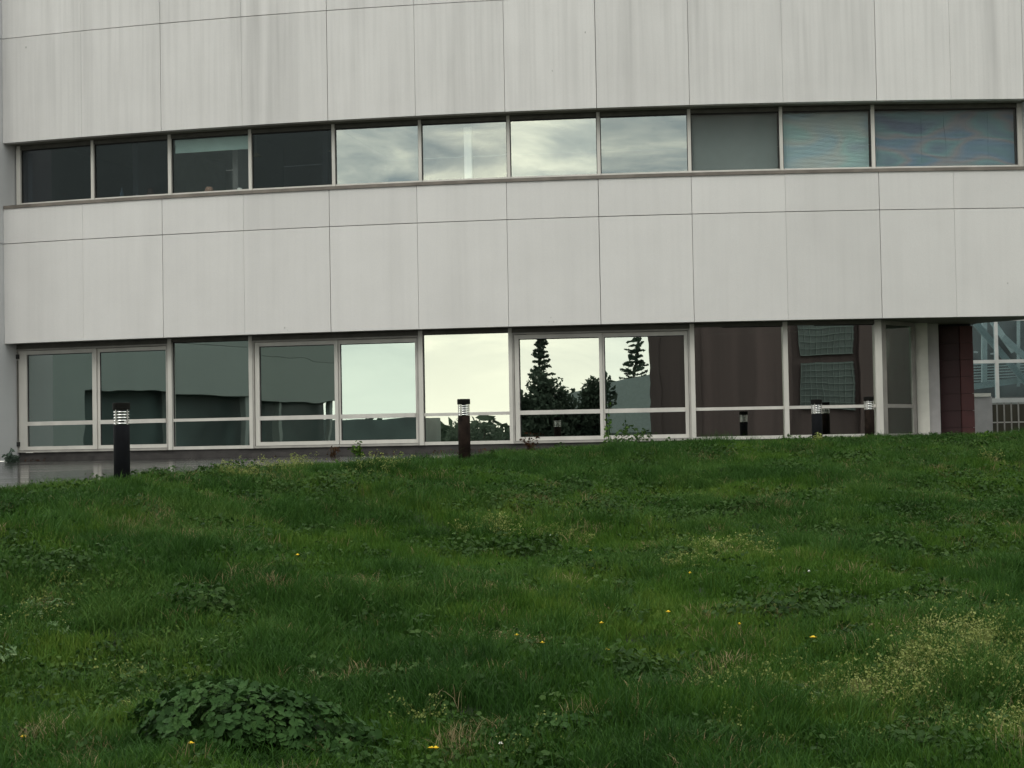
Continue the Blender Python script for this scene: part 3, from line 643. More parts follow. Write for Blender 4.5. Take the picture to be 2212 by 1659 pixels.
while xx < 34:
    w_ = random.choice([.5, .8, 1.1, 1.5]); 
    if not (14.8 < xx + w_ and xx < 17.5): MB().box(xx, xx + w_, -20 - random.choice([0, .06, .12]), -20.5, -1.7, 16 if xx > 1.4 else 9.2).build('cladding_strip', M['brown'], brn)
    else: MB().box(xx, xx + w_, -20.4, -20.5, -1.7, 16).build('cladding_strip', M['brown'], brn)
    xx += w_
MB().box(-3.38, 1.9, -32, -20.51, -1.7, 9.1).build('wall', M['brown'], brn)
MB().box(1.9, 34, -32, -20.51, -1.7, 15.9).build('wall', M['brown'], brn)
for z0, z1 in ((1.35, 3.45), (3.8, 5.9), (7, 9.1)):
    w_ = MB().box(14.9, 17.4, -20.3, -20.25, z0, z1).build('window', plain('dim_far_glass', (.085, .11, .11), .3, var=.2, scale=.8), brn)
    for i in range(10): MB().box(14.9 + i * .27 - .015, 14.9 + i * .27 + .015, -20.24, -20.2, z0, z1).build('glazing_bar', M['bar'], w_)
    for i in range(8): MB().box(14.9, 17.4, -20.19, -20.16, z0 + i * .29 - .015, z0 + i * .29 + .015).build('glazing_bar', M['bar'], w_)
nb = thing('side_building', 'brown clad building standing off to the right of the yard', 'building'); MB().box(19, 27, 18, 41, -1.7, 9).build('wall', M['brown'], nb); MB().box(18.8, 27.2, 17.8, 41.2, 9.001, 9.4).build('roof', M['joint'], nb)
pal = thing('pale_hall', 'low pale grey hall with curved roof behind dark trees, mirrored in the middle windows', 'building')
mb = MB(); poly = []; nn = 14
top = [(-15.5 + 17 * i / nn, 2.3 + 2.2 * math.sin(math.pi * .5 * min(1, i / nn * 1.2))) for i in range(nn + 1)]
v = [(x_, -50, -1.7) for x_, _ in top] + [(x_, -50, z_) for x_, z_ in top] + [(x_, -58, -1.7) for x_, _ in top] + [(x_, -58, z_) for x_, z_ in top]; K = nn + 1
f = []
for i in range(nn): f += [(i + 1, i, K + i, K + i + 1), (2 * K + i, 2 * K + i + 1, 3 * K + i + 1, 3 * K + i), (K + i, 3 * K + i, 3 * K + i + 1, K + i + 1)]
mb.add(v, f + [(0, 2 * K, 3 * K, K), (nn, K + nn, 3 * K + nn, 2 * K + nn)]); mb.build('wall', M['pale'], pal)
MB().box(-15.4, 1.4, -49.6, -49.9, -.2, .6).build('window_band', M['darkglass'], pal)
lowb = tag(MB().box(-66, -44, -92, -80, -1.7, 2.5).build('low_shed', M['darkglass']), 'low flat dark shed far off, mirrored in the middle windows', 'building')
def leaf_cloud(n, blobs, size, r_):
    """n leaf faces spread through ellipsoidal clumps"""
    V = np.zeros((n * 4, 3)); bl = r_.integers(0, len(blobs), n)
    c = np.array([b[0] for b in blobs])[bl]; rad = np.array([b[1] for b in blobs])[bl]
    d = r_.normal(size=(n, 3)); d /= np.linalg.norm(d, axis=1, keepdims=True); p = c + d * rad * (r_.random((n, 1)) ** .45)
    a = r_.normal(size=(n, 3)); a /= np.linalg.norm(a, axis=1, keepdims=True); b = np.cross(a, r_.normal(size=(n, 3))); b /= np.linalg.norm(b, axis=1, keepdims=True)
    s = size * r_.uniform(.6, 1.4, (n, 1))
    V[0::4] = p - a * s; V[1::4] = p + b * s * .5; V[2::4] = p + a * s; V[3::4] = p - b * s * .5
    return V, np.arange(n * 4).reshape(-1, 4)
def tree(name, label, loc, blobs, n, size, h, r0=.12, seed=1):
    t_ = thing(name, label, 'tree', loc); MB().tube((0, 0, -.1), (0, 0, h), r0, r0 * .25, 8).build('trunk', M['bark'], t_)
    V, F = leaf_cloud(n, blobs, size, np.random.default_rng(seed)); mesh_obj('crown', V, F, M['tree'], t_); return t_
def conifer(h, w_, n=20):
    """clumps strung along tiers of branches, longer below, with gaps between the tiers"""
    b = [((0, 0, h * (.1 + .9 * i / 30)), (.10, .10, h * .03)) for i in range(30)]
    for i in range(n):
        t_ = i / n; z = h * (.08 + .90 * t_); L_ = w_ * (1 - t_) ** .9 + .15
        for j in range(7):
            a = random.uniform(0, 6.28); l = L_ * random.uniform(.35, 1.15); z = h * (.08 + .90 * (t_ + random.uniform(-.35, .35) / n))
            for q in (.35, .65, .95): b.append(((math.cos(a) * l * q, math.sin(a) * l * q, z - .10 * l * q + random.uniform(-.04, .04) + .12 * q * q), (.16 * l + .03, .16 * l + .03, .045)))
    return b
tree('conifer_tree', 'narrow dark conifer beside the bushes, mirrored in a middle window', (-10.1, -30.5, -1.7), conifer(7.6, 1.45, 22), 12000, .07, 7.4, seed=2)
tree('conifer_tree', 'small conifer rising behind the pale hall', (-9.0, -61, -1.7), conifer(9.8, 1.9), 9000, .10, 9.3, seed=3)
for k, (x_, y_, r_, h_, lab) in enumerate(((-10.3, -27.6, .8, 4.2, 'dark rounded bush left of the conifer across the lawn'), (-9.2, -28, 1.3, 5.2, 'largest dark bush between conifer and pale hall'), (-7.2, -29, 1.0, 5.0, 'smallest dark bush nearest the brown building'))):
    bl = [((random.uniform(-r_, r_) * .7, random.uniform(-r_, r_) * .7, random.uniform(.3, .85) * h_), (r_ * .5, r_ * .5, h_ * .22)) for _ in range(16)]
    tree('bush', lab, (x_, y_, -1.7), bl, 6000, .12, h_ * .6, seed=10 + k)
for k, (x_, y_, h_, lab) in enumerate(((-34, -52, 3.6, 'thin round tree far across the yard, leftmost'), (-26.5, -46, 3.2, 'thin bare tree across the yard, middle one'), (-24, -44, 3.0, 'thin bare tree across the yard, nearest the bushes'))):
    bl = [((random.uniform(-.7, .7), random.uniform(-.7, .7), random.uniform(.55, .95) * h_), (.5, .5, .4)) for _ in range(9)]
    tree('yard_tree', lab, (x_, y_, -1.7), bl, 700 if k else 2500, .09, h_ * .9, .06, seed=20 + k)
tl = MB(); tlv = []
hb = [((x_, -150 + random.uniform(-6, 6), 0), (7, 4, random.uniform(2.2, 4.2))) for x_ in np.arange(-190, 40, 6)]
V, F = leaf_cloud(9000, hb, .9, np.random.default_rng(5)); tag(mesh_obj('distant_woods', V, F, M['tree']), 'low line of far woods along the horizon behind the viewer', 'woods', kind='stuff')

# ------------------------------------------------------------------ grass and weeds
SRC = bpy.data.collections.new('plant_sources')      # sources only, never linked to the scene
def src_obj(name, V, F, mat, coll):
    o_ = mesh_obj(name, V, F, mat); COL.objects.unlink(o_); coll.objects.link(o_); return o_
def tuft(seed, n, R, h0, h1, wd, lean=.5):
    r_ = np.random.default_rng(seed); a = r_.random(n) * 6.283; rr_ = R * np.sqrt(r_.random(n)); bx = np.cos(a) * rr_; by = np.sin(a) * rr_
    h = r_.uniform(h0, h1, n) * (1 - .35 * (rr_ / R)); la = r_.random(n) * 6.283; ln = h * lean * r_.uniform(.15, 1.3, n)
    fa = r_.random(n) * 6.283; wx = np.cos(fa) * wd * .5 * r_.uniform(.7, 1.3, n); wy = np.sin(fa) * wd * .5
    dx, dy = np.cos(la) * ln, np.sin(la) * ln
    V = np.zeros((n, 7, 3))
    V[:, 0] = np.stack([bx - wx, by - wy, -.02 + 0 * h], 1); V[:, 1] = np.stack([bx + wx, by + wy, -.02 + 0 * h], 1)
    V[:, 2] = np.stack([bx + wx + dx * .3, by + wy + dy * .3, h * .5], 1); V[:, 3] = np.stack([bx - wx + dx * .3, by - wy + dy * .3, h * .5], 1)
    V[:, 4] = np.stack([bx + wx * .75 + dx * .7, by + wy * .75 + dy * .7, h * .82], 1); V[:, 5] = np.stack([bx - wx * .75 + dx * .7, by - wy * .75 + dy * .7, h * .82], 1)
    V[:, 6] = np.stack([bx + dx * 1.15, by + dy * 1.15, h], 1)
    o0 = (np.arange(n) * 7)[:, None]
    Q = np.concatenate([o0 + [0, 1, 2, 3], o0 + [3, 2, 4, 5]]); T = o0 + [5, 4, 6]
    T = np.concatenate([T]); F = [tuple(q) for q in Q] + [tuple(t_) for t_ in T]
    return V.reshape(-1, 3), F
def leaf_template(n=14, lob=.13, cup=.18):
    ang = np.linspace(-math.pi * .93, math.pi * .93, n); rad = 1 + lob * np.cos(5 * ang); 
    P = np.stack([np.cos(ang) * rad, np.sin(ang) * rad, cup * (rad ** 2) * (.55 + .45 * np.cos(5 * ang + math.pi))], 1)
    V = np.concatenate([[[-.12, 0, 0]], P]); F = [(0, i, i + 1) for i in range(1, n)]
    return V, np.array(F)
LT = leaf_template(); LTS = leaf_template(8, .0, .2)
def leaves(P, Nrm, S, seed, tpl):
    """place leaf template copies: positions, facing normals, sizes"""
    r_ = np.random.default_rng(seed); V0, F0 = tpl; n = len(P); Nn = Nrm / np.linalg.norm(Nrm, axis=1, keepdims=True)
    t_ = r_.normal(size=(n, 3)); A_ = np.cross(Nn, t_); A_ /= np.linalg.norm(A_, axis=1, keepdims=True); B_ = np.cross(Nn, A_)
    V = P[:, None] + S[:, None, None] * (V0[None, :, 0, None] * A_[:, None] + V0[None, :, 1, None] * B_[:, None] + V0[None, :, 2, None] * Nn[:, None])
    F = (np.arange(n) * len(V0))[:, None, None] + F0[None]
    return V.reshape(-1, 3), F.reshape(-1, F0.shape[1]), (A_, B_, Nn)
def dome(n, rx, ry, h, seed, jit=.18):
    r_ = np.random.default_rng(seed); a = r_.random(n) * 6.283; u = np.sqrt(r_.random(n)) * np.where(r_.random(n) < .12, 1.25, 1); x = np.cos(a) * u; y = np.sin(a) * u
    lump = 1 + .22 * np.sin(a * 3 + seed) * u + .12 * np.sin(a * 7 + 2 * seed) * u
    z = np.sqrt(np.clip(1 - u ** 2, 0, 1)) * .85 + .1
    z = z * (1 - np.clip(jit * 3.2, 0, .85) * r_.random(n) ** 1.6) 
    P = np.stack([x * rx * lump, y * ry * lump, z * h], 1)
    Nn = np.stack([x * .7, y * .7, .75 + 0 * x], 1) + r_.normal(size=(n, 3)) * .38
    Nn[:, 2] = np.abs(Nn[:, 2]); return P, Nn
def gn_scatter(name, P, R, S, I, coll):
    me = bpy.data.meshes.new(name); me.vertices.add(len(P)); me.vertices.foreach_set('co', np.asarray(P, np.float32).ravel())
    for nm, typ, dat, key in (('rot', 'FLOAT_VECTOR', np.asarray(R, np.float32).ravel(), 'vector'), ('scl', 'FLOAT_VECTOR', np.asarray(S, np.float32).ravel(), 'vector'), ('pick', 'INT', np.asarray(I, np.int32), 'value')):
        at_ = me.attributes.new(nm, typ, 'POINT'); at_.data.foreach_set(key, dat)
    o_ = bpy.data.objects.new(name, me); COL.objects.link(o_)
    ng = bpy.data.node_groups.new(name, 'GeometryNodeTree'); ng.interface.new_socket('Geometry', in_out='INPUT', socket_type='NodeSocketGeometry'); ng.interface.new_socket('Geometry', in_out='OUTPUT', socket_type='NodeSocketGeometry')
    gi_ = ng.nodes.new('NodeGroupInput'); go = ng.nodes.new('NodeGroupOutput'); ip = ng.nodes.new('GeometryNodeInstanceOnPoints'); ci = ng.nodes.new('GeometryNodeCollectionInfo')
    ci.inputs['Collection'].default_value = coll; ci.inputs['Separate Children'].default_value = True; ci.inputs['Reset Children'].default_value = True
    def na(nm, dt):
        q = ng.nodes.new('GeometryNodeInputNamedAttribute'); q.data_type = dt; q.inputs['Name'].default_value = nm; return q.outputs['Attribute']
    er = ng.nodes.new('FunctionNodeEulerToRotation'); lk = ng.links
    lk.new(na('rot', 'FLOAT_VECTOR'), er.inputs[0]); lk.new(er.outputs[0], ip.inputs['Rotation']); lk.new(na('scl', 'FLOAT_VECTOR'), ip.inputs['Scale']); lk.new(na('pick', 'INT'), ip.inputs['Instance Index'])
    ip.inputs['Pick Instance'].default_value = True
    lk.new(gi_.outputs[0], ip.inputs['Points']); lk.new(ci.outputs[0], ip.inputs['Instance']); lk.new(ip.outputs[0], go.inputs[0])
    md = o_.modifiers.new('scatter', 'NODES'); md.node_group = ng; return o_
def coll(name): return bpy.data.collections.new(name)
def sample(n, ymax_extra=.1, y0=7.6):
    """random lawn positions inside the viewed wedge and a margin around it"""
    Y = rng.uniform(y0, 28.5, n * 2); X = rng.uniform(-1, 1, n * 2) * (.33 * Y + 1.3)
    keep = (Y < crest(X) + ymax_extra) & (rng.random(n * 2) < (.33 * Y + 1.3) / 10.7); X, Y = X[keep], Y[keep]
    return X, Y
def patch(X, Y): return .55 * vnoise(X, Y, 1.1, 3) + .30 * vnoise(X, Y, .45, 4) + .15 * vnoise(X, Y, .2, 5)
# sources
cg = coll('grass_sources'); nm = 0
for i in range(4): V, F = tuft(i, 90, .15, .045, .11, .0042, .6); src_obj('a_tuft%d' % i, V, F, M['grass_a'], cg)
for i in range(2): V, F = tuft(10 + i, 80, .15, .06, .15, .0045, .8); src_obj('b_tuft%d' % i, V, F, M['grass_d'], cg)
V, F = tuft(20, 60, .10, .12, .21, .005, .9); src_obj('c_tuft', V, F, M['grass_d'], cg)
V, F = tuft(21, 34, .13, .04, .13, .004, 1.0); src_obj('d_tuft', V, F, M['straw'], cg)
X, Y = sample(27000)
pt = patch(X, Y); Z = ground_z(X, Y)
pick = np.where(pt < .42, rng.integers(0, 4, len(X)), np.where(pt < .55, rng.integers(0, 6, len(X)), rng.integers(4, 6, len(X))))
long_ = (rng.random(len(X)) < .06) & (vnoise(X, Y, 1.2, 9) > .55); pick = np.where(long_, 6, pick)
pick = np.where(rng.random(len(X)) < .03 + .28 * np.clip((vnoise(X, Y, .7, 33) * .6 + vnoise(X, Y, .25, 34) * .4 - .62) * 6, 0, 1), 7, pick)
hs = (.40 + .8 * vnoise(X, Y, .55, 6) + .75 * vnoise(X, Y, .22, 7)) * np.where(Y > crest(X) - .8, .75, 1.0)
hs = np.where(pick == 7, hs * .8 + .2, hs)
S = np.stack([rng.uniform(.85, 1.2, len(X))] * 2 + [hs], 1)
R = np.stack([rng.normal(0, .10, len(X)), rng.normal(0, .10, len(X)), rng.random(len(X)) * 6.283], 1)
tag(gn_scatter('grass', np.stack([X, Y, Z], 1), R, S, pick, cg), 'rough green grass covering the bank below the building', 'grass', kind='stuff')
print('grass instances', len(X))
# low broad-leaved ground cover
cc = coll('clover_sources')
for i in range(4):
    P, Nn = dome(46, .12, .12, .075, 40 + i, .3); V, F, _ = leaves(P, Nn, np.random.default_rng(i).uniform(.006, .012, 46), i, LTS); src_obj('a_clover%d' % i, V, F, M['clover'], cc)
for i in range(2):
    P, Nn = dome(40, .17, .17, .11, 60 + i, .3); V, F, _ = leaves(P, Nn, np.random.default_rng(i).uniform(.010, .018, 40), i, LT); src_obj('b_clover%d' % i, V, F, M['mallow_b'], cc)
X, Y = sample(14000); pt = .5 * vnoise(X, Y, .9, 13) + .35 * vnoise(X, Y, .4, 14) + .15 * vnoise(X, Y, .18, 15)
keep = rng.random(len(X)) < np.clip((pt - .42) / .14, .14, 1); X, Y, pt = X[keep], Y[keep], pt[keep]
pick = np.where(pt > .6, rng.integers(3, 6, len(X)), rng.integers(0, 5, len(X)))
S = np.stack([rng.uniform(.7, 1.3, len(X))] * 2 + [rng.uniform(.7, 1.4, len(X))], 1); R = np.stack([rng.normal(0, .12, len(X)), rng.normal(0, .12, len(X)), rng.random(len(X)) * 6.283], 1)
tag(gn_scatter('clover', np.stack([X, Y, ground_z(X, Y) + .01], 1), R, S, pick, cc), 'low dark clover and broad leaves spreading in patches through the grass', 'clover', kind='stuff')
print('clover instances', len(X))
def ground_hit(x, y):
    """where the sight line of (x, y) meets the lawn"""
    d = ray(x, y); lo = 5.
    for Y_ in np.arange(7., 30, .05):
        if d.z / d.y * Y_ < float(ground_z(d.x / d.y * Y_, Y_)): return Vector((d.x / d.y * Y_, Y_, float(ground_z(d.x / d.y * Y_, Y_))))
    Y_ = float(crest(d.x / d.y * 26)); return Vector((d.x / d.y * Y_, Y_, float(ground_z(d.x / d.y * Y_, Y_))))
# pale weeds, straw, cut leaves: uneven patches
def weed(seed, n, R, h0, h1, mat, tip=.0065, bare=False):
    r_ = np.random.default_rng(seed); V, F = tuft(seed, n, R, h0, h1, .003, .8)
    V2 = V.reshape(n, 7, 3); reps = [V2[:, 6] + r_.normal(size=(n, 3)) * [.012, .012, .010] for _ in range(5)]
    P = np.concatenate(reps); Nn = r_.normal(size=P.shape); Nn[:, 2] = abs(Nn[:, 2]) + .4
    Vl, Fl, _ = leaves(P, Nn, r_.uniform(tip * .5, tip * 1.3, len(P)), seed, leaf_template(5, 0, .1))
    return np.concatenate([V, Vl]), [tuple(q) for q in F] + [tuple(q + len(V)) for q in Fl]
def patches(name, label, cat, spots, sources, dens, zoff=0.):
    c_ = coll(name + '_sources')
    for i, (V, F, mt_) in enumerate(sources): src_obj('%s%d' % (name, i), V, F, mt_, c_)
    PX, PY = [], []
    for (x, y, w_, h_, den) in spots:      # frame position, width and height of the patch in the frame
        c = ground_hit(x, y); rx = w_ / 2 / FPX * c.y; c2 = ground_hit(x, y - h_ / 2); c3 = ground_hit(x, y + h_ / 2); ry = max(.12, (c2.y - c3.y) / 2)
        n = max(4, int(math.pi * rx * ry * dens * den)); a = rng.random(n) * 6.283; u = rng.random(n) ** .6
        X, Y = c.x + np.cos(a) * u * rx, (c2.y + c3.y) / 2 + np.sin(a) * u * ry
        k_ = vnoise(X, Y, .30, 21) + rng.random(n) * .5 > .50; PX.append(X[k_]); PY.append(Y[k_])
    X, Y = np.concatenate(PX), np.concatenate(PY); n = len(X); print(name, n)
    k_ = Y < crest(X) + .2; X, Y = X[k_], Y[k_]; n = len(X)
    R = np.stack([rng.normal(0, .2, n), rng.normal(0, .2, n), rng.random(n) * 6.283], 1); S = np.repeat(rng.uniform(.6, 1.25, (n, 1)), 3, 1)
    return tag(gn_scatter(name, np.stack([X, Y, ground_z(X, Y) + zoff], 1), R, S, rng.integers(0, len(sources), n), c_), label, cat, kind='stuff')
patches('pale_weeds', 'yellowish flowering weeds in loose patches, thickest at the lower right', 'weeds',
        [(2130, 1430, 240, 120, 3.2), (2050, 1480, 260, 110, 2.6), (1960, 1500, 330, 120, 1.8), (2120, 1570, 230, 150, 1.5), (1800, 1500, 300, 110, .8), (1640, 1510, 260, 70, .5), (2090, 1350, 160, 40, .9), (1590, 1210, 220, 40, .45), (1500, 1225, 260, 40, .25), (1720, 1620, 500, 60, .45),
         (1040, 1160, 90, 30, .9), (1225, 1172, 80, 26, 1.2), (520, 1032, 240, 30, 1.5), (820, 1032, 110, 30, 2.0), (130, 1300, 190, 60, .6), (70, 1360, 140, 70, .7), (1810, 1055, 120, 25, .4), (2130, 1000, 60, 30, .5), (640, 1025, 100, 20, .5), (1150, 1640, 200, 30, .5), (280, 1024, 380, 20, 1.2), (1110, 1165, 200, 30, .7), (330, 1500, 240, 120, .3), (900, 1590, 60, 20, .5)],
        [(*weed(i, 16, .09, .07, .17, 0), M['pale_weed']) for i in range(70, 74)], 48)
patches('dry_stalks', 'straw coloured dead stalks lying in the grass', 'straw',
        [(1040, 1400, 190, 30, 2.6), (1150, 1405, 140, 30, 2.6), (1490, 1000, 210, 26, 3.2), (1860, 1400, 160, 30, .6), (1960, 1400, 120, 60, .7), (1830, 1540, 160, 80, .35), (545, 1035, 90, 16, .8), (100, 1320, 80, 30, .6), (1290, 1350, 60, 14, .5), (2100, 1430, 160, 50, .5), (1560, 1400, 140, 40, .3)],
        [(*weed(i, 14, .12, .03, .10, 0, .004), M['straw']) for i in range(80, 83)], 60)
patches('cut_leaves', 'heap of pale wilted leaves at the left edge', 'leaves', [(55, 1390, 150, 60, 1.6), (90, 1345, 130, 36, .8), (20, 1440, 60, 40, .8), (640, 1490, 60, 20, .4), (1760, 1545, 160, 60, .25)],
        [(*(lambda P_, N_: leaves(P_, N_, np.random.default_rng(i).uniform(.006, .016, len(P_)), i, (LT[0] * [1.9, .5, .8], LT[1]))[:2])(*dome(60, .15, .15, .09, i, .3)), M['silver']) for i in range(90, 93)], 16, .03)

# mallow plants, each one its own
leaf_meshes = []
for k in range(5):
    V = LT[0].copy(); V[:, 2] *= random.uniform(.6, 1.5); V[1:, :2] *= (1 + .08 * np.random.default_rng(k).normal(size=(len(V) - 1, 1)))
    me = bpy.data.meshes.new('leaf'); me.from_pydata(V.tolist(), [], [tuple(int(i) for i in f) for f in LT[1]]); me.materials.append(M['mallow']); leaf_meshes.append(me)
def mallow(x, y, wpx, hpx, label, n_obj=0, dens=1., s0=.024, s1=.042, mat='mallow_b', seed=0):
    c = ground_hit(x, y + hpx * .35); rx = wpx / 2 / FPX * c.y; hh = max(.12, min(.45, hpx * .80 / FPX * c.y)); ry = max(rx * .55, .2)
    t_ = thing('mallow_plant', label, 'plant', c, 'mallow plants in the grass')
    n = int(min(2600, max(60, rx * ry * 3.14 * 900 * dens))); P, Nn = dome(n, rx, ry, hh, seed, .2); S_ = np.random.default_rng(seed).uniform(s0, s1, n)
    P[:, 2] += ground_z(c.x + P[:, 0], c.y + P[:, 1]) - c.z
    if n_obj:      # nearest, most visible leaves first
        order = np.argsort(P[:, 1] * .8 - P[:, 2] * 2.0 + np.random.default_rng(seed).random(n) * .5); sel = order[:n_obj]; rest = order[n_obj:]
        _, _, (A_, B_, Nn_) = leaves(P, Nn, S_, seed, LT)
        for j in sel:
            o_ = bpy.data.objects.new('leaf', leaf_meshes[j % 5]); COL.objects.link(o_); o_.parent = t_
            mt_ = Matrix(((A_[j][0], B_[j][0], Nn_[j][0], 0), (A_[j][1], B_[j][1], Nn_[j][1], 0), (A_[j][2], B_[j][2], Nn_[j][2], 0), (0, 0, 0, 1)))
            o_.matrix_local = Matrix.Translation(P[j].tolist()) @ mt_ @ Matrix.Scale(float(S_[j]), 4)
    else: rest = np.arange(n)
    if len(rest):
        V, F, _ = leaves(P[rest], Nn[rest], S_[rest], seed + 1, LT); mesh_obj('foliage', V, F, M[mat], t_)['kind'] = 'stuff'
    mb = MB(); r2 = np.random.default_rng(seed + 5)
    for j in r2.integers(0, n, min(60, n // 4)): mb.tube((P[j][0] * .6, P[j][1] * .6, 0), tuple(P[j] - [0, 0, .01]), .0025, .0015, 4)
    mb.build('stems', M['stem'], t_); return t_
mallow(530, 1545, 520, 165, 'large leafy mallow plant at the lower left, biggest of all', 300, 2.8, .014, .027, 'mallow', 1)
mallow(1180, 1575, 300, 70, 'spreading mallow right of the biggest one near the bottom', 60, 1.3, .014, .025, 'mallow', 2)
mallow(740, 1620, 190, 60, 'low mallow cut by the bottom edge below the biggest one', 40, 1.3, .015, .027, 'mallow', 3)
for i, (x, y, w_, h_, lab) in enumerate((
    (1130, 1185, 200, 56, 'dark oval mallow in the middle of the lawn'), (1245, 1050, 90, 60, 'compact dark mallow below the leafy mound at the crest'),
    (720, 1085, 190, 40, 'long dark mallow clump left of centre near the crest'), (560, 1085, 130, 34, 'dark mallow clump left of the long one near the crest'),
    (1362, 948, 90, 44, 'bright green rounded plant standing at the crest before the window frame'), (2085, 968, 130, 56, 'dark green plant at the crest below the red wall'),
    (1835, 988, 190, 32, 'wide flat mallow below the black bollard on the right'), (1960, 1052, 160, 34, 'flat mallow clump right of centre, below the wide flat one'),
    (2150, 1062, 130, 46, 'mallow clump close to the right edge, upper one'), (1930, 1168, 230, 50, 'broad dark mallow in the right half, middle of the slope'),
    (1560, 1105, 210, 46, 'bluish green mallow below the straw patch'), (1440, 1200, 130, 30, 'small faint mallow left of the pale weeds at mid slope'),
    (1700, 1310, 330, 70, 'wide clover-like mallow right of centre in the lower half'), (1830, 1380, 130, 40, 'dark small mallow right of the yellow dandelion'),
    (440, 1300, 210, 90, 'grey-green mallow above the biggest plant at the left'), (290, 1100, 110, 40, 'dark tuft of mallow below the left bollard'),
    (20, 1165, 130, 50, 'dark mallow cut by the left edge'), (1430, 1085, 110, 26, 'small mallow right of the compact dark one'),
    (2010, 1290, 210, 60, 'faint mallow patch at the right of the slope'), (700, 1150, 160, 40, 'mallow clump left of the oval one, mid slope'),
    (2140, 1630, 180, 60, 'dark plant at the lower right corner under pale weeds'), (1400, 1490, 170, 40, 'small mallow above the spreading one'))):
    mallow(x, y - (6 if i == 4 else 0), w_, h_ + (26 if i == 4 else 0), lab, 0, 1.2 if i != 4 else 1.6, .011, .024, seed=30 + i)

# flowers
def flower(x, y, label, mat, s=.016, kind='dandelion'):
    c = ground_hit(x, y + 6); hgt = random.uniform(.10, .13); d = ray(x, y); z = d.z / d.y * c.y; z = max(z, c.z + .08)
    t_ = thing(kind, label, 'flower', (c.x, c.y, c.z), 'yellow dandelions in the grass' if kind == 'dandelion' else 'small white daisies in the grass'); h_ = z - c.z
    MB().tube((0, 0, 0), (0, 0, h_ - .004), .0018, n=5).build('stem', M['stem'], t_)
    mb = MB()
    for k in range(14):
        a = k * 6.283 / 14 + random.uniform(-.1, .1); ca, sa = math.cos(a), math.sin(a); w_ = s * .26
        mb.add([(0, 0, h_), (ca * s * .6 - sa * w_, sa * s * .6 + ca * w_, h_ + .004), (ca * s, sa * s, h_ + .002), (ca * s * .6 + sa * w_, sa * s * .6 - ca * w_, h_ + .004)], [(0, 3, 2, 1)])
    mb.lathe([(s * .55, h_ + .003), (s * .3, h_ + .010), (0, h_ + .011)], 10); mb.lathe([(0, h_ - .008), (s * .5, h_ - .001), (s * .6, h_ + .003)], 10); mb.build('flower_head', mat, t_)
for x, y, lab, s_ in ((306, 1172, 'small yellow flower left of the grey-green mallow, upper left', .02), (643, 1217, 'orange-yellow flower alone left of centre', .02), (1117, 1394, 'yellow flower standing over the dry stalks', .018), (1172, 1413, 'orange flower at the right end of the dry stalks', .017),
    (1300, 1371, 'yellow flower right of the dry stalks, upper one', .018), (1312, 1430, 'yellow flower with a pale stalk below the upper one', .019), (1444, 1343, 'yellow flower in open grass right of centre', .018), (1757, 1399, 'largest and roundest yellow dandelion right of centre', .026),
    (1491, 1255, 'tiny yellow flower by the pale weeds at mid slope', .016), (1276, 1205, 'tiny yellow flower right of the oval mallow', .018), (1282, 1247, 'faint yellow dot below the flower right of the oval mallow', .012), (1692, 1530, 'yellow flower among the pale weeds, lower right', .018),
    (932, 1647, 'left one of the bright yellow pair at the bottom', .018), (942, 1645, 'right one of the bright yellow pair at the bottom', .018), (50, 1621, 'orange flower in the lower left corner', .018), (413, 1636, 'orange flower at the foot of the biggest mallow', .018), (2100, 1436, 'faint yellow flower in the thick pale weeds', .015), (1598, 1372, 'tiny orange dot in open grass', .011), (1386, 1028, 'tiny yellow flower near the crest', .014)):
    flower(x, y, lab, M['yellow'], s_)
for x, y, lab in ((1291, 1016, 'white flower above the compact dark mallow'), (1629, 1026, 'white flower below the straw patch'), (1748, 1252, 'white flower above the wide clover-like patch'), (1082, 1641, 'white flower near the bottom centre'), (1190, 1172, 'white flower above the oval mallow')):
    flower(x, y, lab, M['white_petal'], .014, 'daisy')

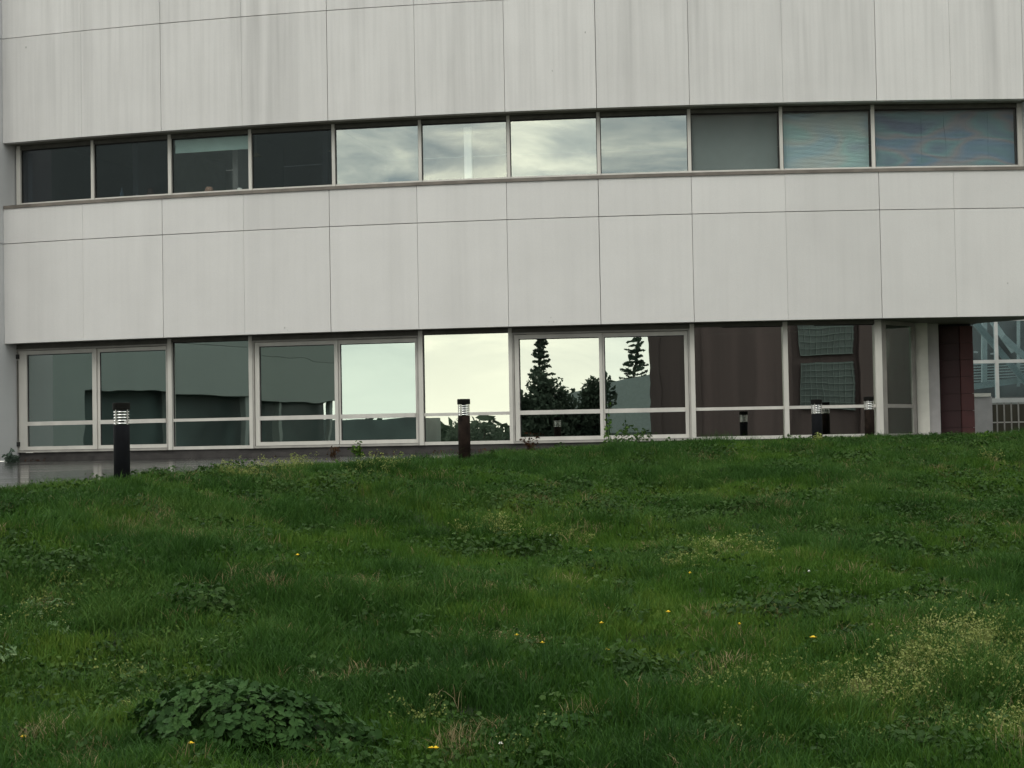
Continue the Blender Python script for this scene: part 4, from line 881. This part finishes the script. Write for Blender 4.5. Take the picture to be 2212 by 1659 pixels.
# weeds standing against the windows
def sapling(x, ybase, ytop, Y, label, mat, nl, spread, leaf_s, seed):
    a, b_ = at(x, ybase, Y), at(x, ytop, Y); base = Vector((a.x, a.y, float(ground_z(a.x, a.y)))); r_ = np.random.default_rng(seed); H = b_.z - base.z
    t_ = thing('weed_seedling', label, 'plant', base); mb = MB(); pts = []
    stems = [(0, 0)] + [(r_.uniform(-spread, spread), r_.uniform(-spread, spread)) for _ in range(4)]
    for k, (dx, dy) in enumerate(stems):
        h_ = H * (1 if k == 0 else r_.uniform(.45, .85)); p0 = Vector((dx * .1, dy * .1, 0))
        for s in range(5):
            p1 = Vector((dx * (s + 1) / 5 + r_.normal() * .008, dy * (s + 1) / 5, h_ * (s + 1) / 5)); mb.tube(p0, p1, .006 * (1 - s / 6), .005 * (1 - s / 6), 5); p0 = p1
            pts += [p1 + Vector(r_.normal(size=3) * [.03, .03, .02]) for _ in range(nl)]
    mb.build('stem', M['bark'] if mat == 'reddish' else M['stem'], t_)
    P = np.array([tuple(p) for p in pts]); V, F, _ = leaves(P, r_.normal(size=P.shape) + [0, 0, .5], r_.uniform(leaf_s * .6, leaf_s * 1.3, len(P)), seed, (LT[0] * [1.3, .6, 1], LT[1])); mesh_obj('foliage', V, F, M[mat], t_)['kind'] = 'stuff'
sapling(1316, 955, 874, 25.4, 'thin upright leafy seedling in front of the sash window', 'grass_a', 3, .07, .022, 1)
sapling(1146, 962, 936, 28.2, 'reddish seedling under the left sash of the middle window', 'reddish', 4, .16, .026, 2)
sapling(774, 968, 955, 28.9, 'little green weed at the foot of the window frame, left of centre', 'grass_a', 5, .10, .022, 3)
sapling(715, 972, 963, 29.0, 'tiny brown weed at the plinth left of the little green one', 'reddish', 4, .10, .018, 4)
sapling(25, 985, 975, 30.2, 'dark rounded weed at the foot of the left corner wall', 'tree', 8, .12, .03, 5)
sapling(1764, 950, 935, 24.2, 'small yellowish weed at the foot of the black bollard on the right', 'pale_weed', 3, .06, .02, 6)
sapling(2136, 945, 932, 26.5, 'small weed before the grey yard wall at the crest', 'grass_a', 5, .12, .024, 7)
# moss and litter along the plinth
V_ = []; F_ = []
P = []
for _ in range(900):
    X = random.uniform(-8.7, 3.5); o_ = random.choice([.27, .22, .36]); q = wp(X, o_ - .03); 
    if vnoise(np.array([X]), np.array([3.]), .5, 30)[0] > .5: P.append((q[0], q[1] + random.uniform(-.03, .03), pav(*q) + random.uniform(0, .05)))
P = np.array(P); V, F, _ = leaves(P, rng.normal(size=P.shape) + [0, 0, .6], rng.uniform(.006, .018, len(P)), 3, LTS)
tag(mesh_obj('moss', V, F, M['reddish']), 'brown moss and small weeds along the foot of the wall', 'moss', kind='stuff')
